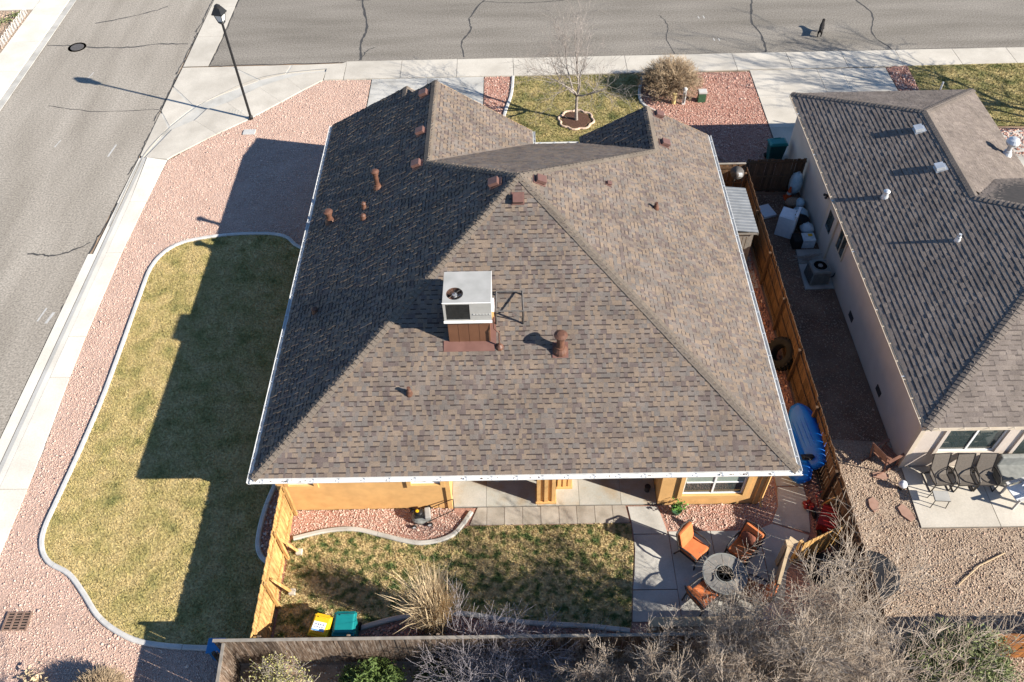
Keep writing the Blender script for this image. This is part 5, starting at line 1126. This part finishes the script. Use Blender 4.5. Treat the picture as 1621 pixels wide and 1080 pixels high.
for k in range(5): a = k*2*math.pi/5; b = MB(); b.sphere((7.68+.10*math.cos(a),10.98+.10*math.sin(a),.12), .075, 8, 6, 0, (1,1,.7)); b.build('lobe', M['red'], t, world=True)
b = MB(); b.box((8.08,10.85,.55), (.09,.03,1.0), 0, Matrix.Rotation(R(18),4,'X')); tag(b.build('plank', M['wood_new']), 'loose yellow plank leaning behind the red cart', 'plank')

# neighbour's side yard
wm = thing('washing_machine', (9.47,21.95,0), 'white top-loading washing machine standing in the shaded side yard', 'washing machine', None, R(-28))
b = MB(); b.box((0,0,.46), (.60,.58,.86)); b.build('cabinet', M['white_enamel'], wm, bevel=.02)
b = MB(); b.box((0,-.03,.902), (.50,.44,.022)); b.build('lid', M['white_enamel'], wm, bevel=.008)
b = MB(); b.box((.26,0,.98), (.10,.58,.17)); b.build('control_panel', M['white_enamel'], wm, bevel=.015)
b = MB(); b.box((.206,0,1.0), (.006,.48,.10)); b.build('panel_face', M['ac_grey'], wm)
for k in range(2): b = MB(); b.lathe([(0,0),(.028,0),(.026,.02)], 10, (.20,-.12+k*.2,1.0), 0, Matrix.Rotation(R(-90),4,'Y')); b.build('knob', M['black'], wm)
b = MB(); b.box((9.02,23.0,.10), (.5,.62,.10), 0, Matrix.Rotation(R(18),4,'Z')); tag(b.build('board', M['white_enamel'], bevel=.01), 'white panel lying on the ground by the fence near the washing machine', 'panel')
for x, y, z, r_, sq, m, lab in ((10.22,24.0,.55,.30,(.8,.8,1.7),'bag_blue','tall clear plastic bag standing in the gate corner'),(10.1,22.6,.28,.30,(1.0,1.1,.8),'bag_blue','pale blue bag behind the washing machine against the wall'),(10.2,21.9,.24,.24,(1,1.2,.8),'bag','white plastic bag right of the washing machine'),(10.05,22.2,.34,.26,(1,.9,.9),'dark','black bag between the washing machine and the white bag'),(10.25,23.2,.25,.2,(.8,1,1.2),'bag_blue','small pale bag leaning on the wall below the tall clear bag'),(10.05,23.35,.2,.24,(1.2,.9,.7),'soil','brown sack in the clutter by the gate')):
    b = MB(); b.sphere((x,y,z), r_, 14, 9, 0, sq, .10); tag(b.build('bag', M[m], smooth=True), lab, 'bag')
t = thing('storage_tub', (10.0,21.35,0), 'clear plastic storage tub with a yellow tag below the door', 'tub'); b = MB(); b.box((10.08,21.28,.22), (.44,.4,.38)); b.build('tub', M['bag'], t, world=True, bevel=.02); b = MB(); b.box((10.14,21.34,.43), (.14,.1,.03)); b.build('tag', M['yellow'], t, world=True)
b = MB(); b.box((9.7,21.25,.22), (.3,.42,.38)); tag(b.build('crate', M['dark'], bevel=.02), 'black crate beside the clear storage tub', 'crate')
t = thing('traffic_cone', (10.0,23.85,0), 'orange traffic cone with a white band in the corner by the gate', 'traffic cone'); b = MB(); b.box((10.0,23.8,.05), (.3,.3,.04)); b.lathe([(.12,.07),(.03,.55),(0,.56)], 12, (10.0,23.8,0)); b.build('cone', M['orange_cone'], t, world=True); b = MB(); b.lathe([(.09,.24),(.065,.36)], 12, (10.0,23.8,0)); b.build('band', M['white'], t, world=True)
ac = thing('condenser_unit', (9.98,19.55,.09), 'grey air conditioning condenser on a concrete pad beside the pale house', 'air conditioner', None, R(4))
b = MB(); b.box((0,0,.30), (.66,.66,.58), 0, None, .9); b.build('cabinet', M['ac_grey'], ac, bevel=.04)
b = MB(); b.lathe([(.22,.60),(.25,.60),(.25,.625),(.22,.625)], 20, closed=True); b.lathe([(.08,.6),(.08,.62),(0,.625)], 12); b.build('fan_guard', M['ac_grey'], ac)
b = MB(); b.lathe([(0,.596),(.22,.596)], 20); b.build('fan_well', M['dark'], ac)
b = MB()
for q in range(8): b.tube([(.08*math.cos(q*math.pi/4),.08*math.sin(q*math.pi/4),.615),(.23*math.cos(q*math.pi/4),.23*math.sin(q*math.pi/4),.615)], .006, 4)
b.build('guard_spokes', M['iron'], ac)
for s_, ax in ((-1,0),(1,0),(-1,1),(1,1)):
    b = MB()
    for k in range(9):
        z = .07+k*.05; w2 = .335*(1-.1*z/.6)
        if ax == 0: b.bbox((s_*w2-.006,-.28,z),(s_*w2+.006,.28,z+.012))
        else: b.bbox((-.28,s_*w2-.006,z),(.28,s_*w2+.006,z+.012))
    b.build('grille', M['iron'], ac)
b = MB(); b.tube([(.32,-.1,.12),(.5,-.12,.15),(.55,-.12,.35)], .02, 6); b.build('refrigerant_line', M['black'], ac)
t = thing('branch_pile', (9.75,20.45,0), 'pile of dead sticks on the concrete pad behind the condenser', 'stick pile')
for k in range(14): b = MB(); a = random.uniform(-.5,.5); c_ = (9.9+random.uniform(-.3,.3),20.45+random.uniform(-.15,.15),.12+random.uniform(0,.06)); b.tube([(c_[0]-.3*math.cos(a),c_[1]-.3*math.sin(a),c_[2]),(c_[0]+.3*math.cos(a),c_[1]+.3*math.sin(a),c_[2]+.04)], .012, 4); b.build('stick', M['bark'], t, world=True)

# neighbour's patio
def sling_chair(x, y, rz, label):
    t = thing('patio_chair', (x,y,.06), label, 'chair', 'brown sling chairs by the patio window', rz)
    b = MB(); n = 8; pr = [(-.27,.36),(-.1,.33),(.08,.33),(.16,.40),(.24,.62),(.32,.86),(.36,.95)]
    for yy, z in pr:
        for s_ in (-1,1): b.v.append((s_*.225, yy, z))
    for i in range(len(pr)-1): b.f.append((i*2,i*2+1,i*2+3,i*2+2)); b.mi.append(0)
    for i in range(len(pr)): b.v += [(-.225,pr[i][0]+.012,pr[i][1]-.012),(.225,pr[i][0]+.012,pr[i][1]-.012)]
    k = len(pr)*2
    for i in range(len(pr)-1): b.f.append((k+i*2,k+i*2+2,k+i*2+3,k+i*2+1)); b.mi.append(0)
    b.build('sling', M['sling'], t)
    for s_ in (-1,1):
        b = MB(); b.tube([(s_*.235,yy,z) for yy, z in pr], .016, 6); b.build('side_rail', M['bronze'], t)
        b = MB(); b.tube([(s_*.25,-.25,.0),(s_*.25,-.27,.30),(s_*.265,-.26,.50),(s_*.275,-.14,.565),(s_*.27,.05,.555),(s_*.25,.2,.53)], .018, 6); b.build('arm', M['bronze'], t)
        b = MB(); b.tube([(s_*.25,-.24,.01),(s_*.25,.34,.01),(s_*.24,.18,.36)], .016, 6); b.build('leg', M['bronze'], t)
    b = MB(); b.tube([(-.235,.36,.95),(.235,.36,.95)], .016, 6); b.tube([(-.235,-.27,.36),(.235,-.27,.36)], .014, 6); b.tube([(-.25,.34,.01),(.25,.34,.01)], .014, 6); b.build('cross_bar', M['bronze'], t)
    return t
sling_chair(11.32,11.62, R(4), 'brown sling patio chair nearest the house corner under the window')
sling_chair(11.95,11.60, R(2), 'brown sling patio chair in the middle of the row under the window')
sling_chair(12.52,11.60, R(-2), 'brown sling patio chair at the right end of the row, half in shade')
t = thing('side_table', (11.14,11.02,.06), 'small square white-topped metal side table on the pale patio', 'table', None, R(-4))
b = MB(); b.box((0,0,.37), (.40,.30,.025)); b.build('table_top', M['hvac'], t, bevel=.006)
for sx in (-1,1):
    for sy in (-1,1): b = MB(); b.tube([(sx*.18,sy*.13,.36),(sx*.2,sy*.15,0)], .013, 5); b.build('leg', M['bronze'], t)
b = MB(); b.tube([(-.2,-.15,.365),(.2,-.15,.365),(.2,.15,.365),(-.2,.15,.365),(-.2,-.15,.365)], .014, 5); b.build('frame', M['bronze'], t)
t = thing('lounge_chair', (13.25,11.1,.06), 'pale grey plastic garden chair at the right edge of the patio', 'chair', None, R(-75))
b = MB(); b.box((0,0,.34), (.48,.46,.04)); b.build('seat', M['white_enamel'], t, bevel=.012)
for k in range(5): b = MB(); b.box((-.19+k*.095,.27,.62), (.07,.03,.56), 0, Matrix.Rotation(R(-14),4,'X')); b.build('slat', M['white_enamel'], t)
for s_ in (-1,1):
    b = MB(); b.box((s_*.27,-.02,.52), (.08,.56,.03)); b.build('arm', M['lid_grey'], t, bevel=.008)
    for yy in (-.22,.22): b = MB(); b.box((s_*.25,yy,.25), (.05,.06,.5)); b.build('leg', M['lid_grey'], t)
t = thing('garden_sofa', (13.6,11.75,.06), 'dark grey cushioned patio bench against the pale house at the right edge', 'bench')
b = MB(); b.box((0,0,.25), (1.3,.55,.3)); b.build('seat', M['ac_grey'], t, bevel=.03); b = MB(); b.box((0,.25,.55), (1.3,.14,.42)); b.build('back', M['ac_grey'], t, bevel=.04)
rk = thing('rocking_chair', (10.08,12.35,.03), 'reddish wooden slatted chair beside the pale house corner', 'chair', None, R(118))
for k in range(5): b = MB(); b.box((0,-.22+k*.105,.36), (.5,.08,.022)); b.build('seat_slat', M['redwood'], rk)
for k in range(5): b = MB(); b.box((0,.26+k*.045,.48+k*.11), (.48,.022,.085), 0, Matrix.Rotation(R(-22),4,'X')); b.build('back_slat', M['redwood'], rk)
for s_ in (-1,1):
    b = MB(); b.box((s_*.28,-.02,.56), (.07,.58,.025)); b.build('arm', M['redwood'], rk)
    b = MB(); b.tube([(s_*.27,-.24,.04),(s_*.27,-.24,.56)], .024, 4); b.tube([(s_*.27,.2,.04),(s_*.25,.48,.98)], .024, 4); b.build('leg', M['redwood'], rk)
    b = MB(); b.tube([(s_*.27,-.42,.06),(s_*.27,-.1,.02),(s_*.27,.25,.02),(s_*.27,.5,.07)], .022, 5); b.build('runner', M['redwood'], rk)
t = thing('garden_lantern', (10.33,11.5,.02), 'small white round-topped lantern on the gravel at the patio edge', 'lantern'); b = MB(); b.lathe([(.06,0),(.06,.12),(.10,.16)], 10); b.build('base', M['black'], t); b = MB(); b.lathe([(.10,.16),(.12,.22),(.09,.3),(0,.33)], 12); b.build('shade', M['white_enamel'], t, smooth=True)
for x, y, w_, d_, rz, lab in ((9.45,11.0,.28,.46,-5,'reddish flat stepping stone on the tan gravel nearest the fence'),(10.25,10.75,.34,.5,25,'reddish flat stepping stone touching the patio edge'),(9.9,11.9,.5,.25,10,'reddish flat stepping stone at the foot of the wooden chair')):
    b = MB(); pts = [(x+w_*.5*math.cos(a+R(rz))*random.uniform(.9,1.15), y+d_*.5*math.sin(a)*random.uniform(.9,1.1)) for a in np.linspace(.3,2*math.pi+.3,7)[:-1]]; b.prism(pts, .02, .065); tag(b.build('stepping_stone', M['flag']), lab, 'stepping stone')
t = thing('stock_tank', (8.82,8.82,0), 'round grey lidded tank standing just behind the side fence', 'tank')
b = MB(); b.lathe([(.58,.03),(.58,.40),(.62,.41),(.62,.45),(.58,.46)], 32, (8.72,8.86,0)); b.build('tank', M['black'], t, world=True); b = MB(); b.lathe([(.58,.44),(.3,.455),(0,.46)], 32, (8.72,8.86,0)); b.build('lid', M['ac_grey'], t, world=True)
b = MB(); b.tube([(10.9,8.7,.06),(11.6,9.2,.07),(12.4,9.55,.06)], .018, 5); tag(b.build('stick', M['lumber']), 'long pale stick lying on the tan gravel', 'stick')

# small black dog in the street: one skinned body
def dog(x, y, rz):
    t = thing('dog', (x,y,0), 'small black dog walking across the grey street', 'dog', None, rz)
    V = [(0,-.02,.36),(0,.18,.37),(0,.32,.38),(0,.42,.47),(0,.50,.53),(0,.62,.50),(0,-.2,.36),(0,-.34,.38),(0,-.46,.46),(0,-.54,.56)]
    Rr = [.105,.12,.105,.075,.08,.045,.10,.085,.022,.016]; Ed = [(0,1),(1,2),(2,3),(3,4),(4,5),(0,6),(6,7),(7,8),(8,9)]
    for s_, ph in ((-1,.05),(1,-.06)):
        k = len(V); V += [(s_*.08,.28,.28),(s_*.08,.27+ph,.15),(s_*.08,.29+ph,.02)]; Rr += [.05,.03,.03]; Ed += [(2,k),(k,k+1),(k+1,k+2)]
        k = len(V); V += [(s_*.08,-.28,.27),(s_*.08,-.35-ph,.15),(s_*.08,-.31-ph,.02)]; Rr += [.058,.03,.03]; Ed += [(7,k),(k,k+1),(k+1,k+2)]
        k = len(V); V += [(s_*.055,.49,.62)]; Rr += [.028]; Ed += [(4,k)]
    me = bpy.data.meshes.new('body'); me.from_pydata(V, Ed, []); o = link('body', me, t); me.materials.append(M['fur'])
    sk = o.modifiers.new('skin', 'SKIN'); sub = o.modifiers.new('sub', 'SUBSURF'); sub.levels = sub.render_levels = 2
    for i, q in enumerate(me.skin_vertices[0].data): q.radius = (Rr[i], Rr[i]); q.use_root = i == 0
    return t
dog(14.08,35.42, R(-22)).scale = (.88,.88,.88)

# ================================================================== TREES AND SHRUBS
def bare_tree(x, y, h, label, spread, trunk_r, seed, P, m='bark', tm='twig', stems=1, group=None, name='bare_tree', cat='tree', trunk_h=None):
    random.seed(seed); t = thing(name, (x,y,.02), label, cat, group)
    tr_, tw = [], []
    for s_ in range(stems):
        a = random.uniform(0, 6.283); base = Vector((math.cos(a)*.12*(stems > 1), math.sin(a)*.12*(stems > 1), 0)); th = trunk_h if trunk_h is not None else h*.28
        d = Vector((math.cos(a)*spread*.25*(stems > 1), math.sin(a)*spread*.25*(stems > 1), 1)).normalized(); p = base; r = trunk_r
        for i in range(4): q = p+(d+Vector((random.gauss(0,.04),random.gauss(0,.04),0)))*th/4; tr_.append((tuple(p),tuple(q),r*(1.15 if i == 0 else 1),r*.93)); p = q; r *= .93
        nb = P.get('limbs', 6)
        for k in range(nb):
            an = k*2*math.pi/nb+random.uniform(-.3,.3); el = random.uniform(.5,1.15) if k else 1.5
            dd = Vector((math.cos(an)*math.cos(el)*spread, math.sin(an)*math.cos(el)*spread, math.sin(el)))
            grow(tw, p-Vector((0,0,random.uniform(0,th*.15))), dd, (h-th)*random.uniform(.7,1.0), trunk_r*.55, P['top'], P)
    tubes(tr_, 'trunk', M[m], t); tubes(tw, 'crown', M[tm], t)
    return t
PF = dict(n=6, jit=.11, up=.04, top=3, kids=[0,.45,1,2], ang=(25,60), ratio=(.42,.62), rmin=.0042, bare=1, limbs=6)
bare_tree(2.45, 28.98, 3.9, 'bare pale young tree standing in the scalloped mulch ring on the front lawn', 1.15, .075, 3, PF, 'bark_front', 'bark_front', trunk_h=1.25)
# the big dormant thicket of grey twigs at lower right: several trunks close together
PB = dict(n=6, jit=.14, up=.065, top=3, kids=[0,3,1,2], ang=(22,68), ratio=(.38,.64), rmin=.0044, bare=0, limbs=7)
for i, (x, y, h, sp_, lab) in enumerate((
  (5.05,5.2,3.5,1.15,'largest bare grey tree of the thicket, its twigs reaching over the fire table'),
  (6.75,5.35,3.9,1.1,'bare grey tree of the thicket in front of the black tyre and the side fence'),
  (3.3,5.15,2.9,1.15,'bare grey tree of the thicket left of the fire table, over the timber planter'),
  (7.0,4.95,2.4,.8,'bare grey tree at the right end of the thicket beside the green shrub'),
  (1.8,5.3,2.3,1.2,'lowest bare grey tree at the left end of the thicket'))):
    bare_tree(x, y, h, lab, sp_, .085, 20+i, PB, group='bare trees of the thicket behind the back fence', trunk_h=.75)
PN = dict(n=5, jit=.12, up=.07, top=3, kids=[0,1,1,2], ang=(25,60), ratio=(.40,.62), rmin=.009, bare=1, limbs=6)
bare_tree(-5.4, 2.6, 4.3, 'bare tree just below the lower left edge, seen by its shadow on the gravel', .5, .07, 41, dict(PN, kids=[0,.5,1,2], limbs=5))
bare_tree(23.0, 28.3, 6.2, 'bare street tree beyond the right edge, seen by its shadow on the drive', .9, .13, 43, PN, 'bark_front', 'bark_front')
bare_tree(25.2, 26.6, 5.6, 'bare garden tree beyond the right edge, shading the neighbouring lawn', .9, .12, 44, PN, 'bark_front', 'bark_front')
PS = dict(n=4, jit=.14, up=.04, top=2, kids=[0,2,2], ang=(20,55), ratio=(.45,.7), rmin=.0045, bare=0, limbs=12)
bare_tree(-1.25, 6.5, 1.42, 'purple-grey twiggy shrub in front of the back fence, the wider left one', 1.1, .03, 51, PS, 'twig_purple', 'twig_purple', 2, 'purple-grey shrubs at the back fence', 'bare_shrub', 'shrub', .1)
bare_tree(.15, 6.45, 1.42, 'purple-grey twiggy shrub in front of the back fence, the narrower right one', .9, .03, 52, PS, 'twig_purple', 'twig_purple', 1, 'purple-grey shrubs at the back fence', 'bare_shrub', 'shrub', .1)
bare_tree(1.35, 6.5, 1.05, 'small bare twiggy shrub leaning between the purple shrubs and the thicket', 1.3, .028, 53, PS, 'twig_purple', 'twig', 2, None, 'bare_shrub', 'shrub', .1)
def dense_shrub(x, y, rx, ry, h, n, label, m, seed, name='round_shrub', thick=.006, sub=3, inner=.0):
    random.seed(seed); t = thing(name, (x,y,.02), label, 'shrub'); sg = []
    for i in range(n):
        a = random.uniform(0,6.283); el = math.asin(random.uniform(.02,1)); k = random.uniform(.82,1.03)
        tip = Vector((rx*k*math.cos(a)*math.cos(el), ry*k*math.sin(a)*math.cos(el), h*k*(.18+.82*math.sin(el)))); base = Vector((random.gauss(0,rx*.12), random.gauss(0,ry*.12), 0))
        p = base; 
        for j in range(1,5):
            u = j/4; q = base.lerp(tip, u)+Vector((0,0,h*.18*math.sin(u*math.pi)))+Vector([random.gauss(0,.025) for _ in range(3)]); sg.append((tuple(p),tuple(q),thick*(1.5-u*.8),thick*(1.4-u*.8)))
            if j >= 2:
                for _ in range(sub): d = (tip-base).normalized()+Vector([random.gauss(0,.55) for _ in range(3)]); sg.append((tuple(q), tuple(q+d.normalized()*random.uniform(.08,.24)), thick*.8, thick*.5))
            p = q
    tubes(sg, 'twigs', M[m], t, False); return t
dense_shrub(6.52, 30.95, 1.32, 1.22, 1.42, 900, 'big round tan dormant shrub between the front lawn and the red rock bed', 'twig_brown', 61, thick=.008)
dense_shrub(-9.95, 6.15, .60, .60, .85, 900, 'round clipped tan shrub on the gravel at the bottom left edge', 'twig_brown', 62, thick=.007)
t = thing('dry_plant', (-11.7,6.55,.03), 'small withered tan plant on the gravel left of the clipped round shrub', 'plant')
leaf_mesh('foliage', [((random.gauss(0,.16), random.gauss(0,.14), random.uniform(.02,.25)),) for _ in range(160)], .05, M['reed'], t, long=1.3)
# ornamental grass
def reed_clump(x, y, h, n, label, seed):
    random.seed(seed); t = thing('ornamental_grass', (x,y,.03), label, 'grass clump'); V, F = [], []
    for i in range(n):
        a = random.uniform(0,6.283); L = h*random.uniform(.55,1.08); out = random.uniform(.02,.36)**1.15; d = Vector((math.cos(a),math.sin(a),0)); b0 = Vector((random.gauss(0,.16),random.gauss(0,.14),0)); s_ = Vector((-d.y,d.x,0)); w_ = random.uniform(.0035,.008); k = len(V)
        for j in range(5):
            u = j/4; c = b0+d*(L*out*u*u*(1.2 if out < .3 else 1.5))+Vector((0,0,L*u*(1-.28*out*u*u*2))); ww = w_*(1.0 if j < 3 else (1.6 if random.random() < .35 else .7) if j == 3 else .25)
            V += [tuple(c-s_*ww), tuple(c+s_*ww)]
        F += [(k+2*j,k+2*j+1,k+2*j+3,k+2*j+2) for j in range(4)]
    link('blades', np_mesh('blades', V, F, M['reed']), t); return t
reed_clump(-2.25, 7.85, 2.25, 1250, 'tall dry tan ornamental grass clump in the bed by the back fence', 71)
# leafy shrubs along the outside of the back fence
def leafy(x, y, rx, ry, h, n, size, leafm, label, seed, stem='bark', long=1.0, name='leafy_shrub', clumps=26, spread=.10, stick=True):
    random.seed(seed); t = thing(name, (x,y,.02), label, 'shrub'); pts = []; sg = []
    for c in range(clumps):
        a = random.uniform(0,6.283); el = math.asin(random.uniform(.0,1)); k = random.uniform(.55,1.0); cc = Vector((rx*k*math.cos(a)*math.cos(el), ry*k*math.sin(a)*math.cos(el), h*(.25+.75*k*math.sin(el))))
        sg.append(((random.gauss(0,.05),random.gauss(0,.05),0), tuple(cc*.6), .018, .012)); sg.append((tuple(cc*.6), tuple(cc), .012, .006))
        for _ in range(n//clumps): pts.append((tuple(cc+Vector([random.gauss(0,spread) for _ in range(3)])),))
    tubes(sg, 'stems', M[stem], t); leaf_mesh('foliage', pts, size, M[leafm], t, 1, .01, long); return t
leafy(-3.6, 6.4, .75, .45, .95, 6500, .032, 'leaf_pine', 'bright green bushy pine shrub at the bottom edge under the bins', 81, long=1.6, clumps=60, spread=.075)
leafy(-2.05, 6.45, .55, .4, .62, 1900, .042, 'leaf_broad', 'low dark green shrub with yellowish leaf tips right of the pine shrub', 82, clumps=40, spread=.08)
leafy(1.0, 6.4, .6, .35, .4, 900, .035, 'leaf_olive', 'low sparse olive shrub beneath the bare shrubs by the fence', 84, clumps=24)
leafy(9.55, 6.35, 1.3, .85, 2.45, 17000, .030, 'leaf_olive', 'large feathery olive green shrub at the lower right by the orange-brown fence', 83, long=2.0, clumps=130, spread=.11)
leafy(-.55, 6.55, .3, .2, .25, 260, .04, 'leaf_broad', 'tiny dark green plant beside the tan rock at the bottom edge', 86, clumps=10)
random.seed(91)
t = thing('budding_shrub', (-5.95,6.4,.02), 'twiggy yellow-green budding shrub in front of the back fence at lower left', 'shrub'); sg, lv = [], []
PY = dict(n=4, jit=.13, up=.05, top=2, kids=[0,2,2], ang=(20,55), ratio=(.5,.75), rmin=.0055, bare=0, leaf_lvl=1)
for k in range(11):
    a = random.uniform(0,6.283); el = random.uniform(.55,1.4); grow(sg, (random.gauss(0,.08),random.gauss(0,.06),0), (math.cos(a)*math.cos(el)*.8, math.sin(a)*math.cos(el)*.55, math.sin(el)), .72*random.uniform(.7,1.05), .02, 2, PY, lv)
tubes(sg, 'twigs', M['bark'], t); top = [q for q in lv if q[0][2] > .35]; leaf_mesh('buds', random.sample(top, min(len(top), 3600)), .027, M['leaf_yellow'], t, 1, .02)
b = MB(); b.sphere((-.30,6.5,.10), .24, 12, 8, 0, (1.2,.8,.6), .12); tag(b.build('rock', M['flag'], smooth=True), 'tan rock lying among the shrubs at the bottom edge', 'rock')

# ================================================================== finish: bake the dog's skin, then scale drawing units to metres
dg = bpy.context.evaluated_depsgraph_get()
for o in list(SC.objects):
    if o.type == 'MESH' and o.modifiers:
        me = bpy.data.meshes.new_from_object(o.evaluated_get(dg)); o.modifiers.clear(); o.data = me
        if not me.materials: me.materials.append(M['fur'])
SM = Matrix.Scale(S, 4)
for me in bpy.data.meshes: me.transform(SM)
for o in SC.objects:
    if o.type in ('MESH', 'EMPTY'): o.location = o.location*S
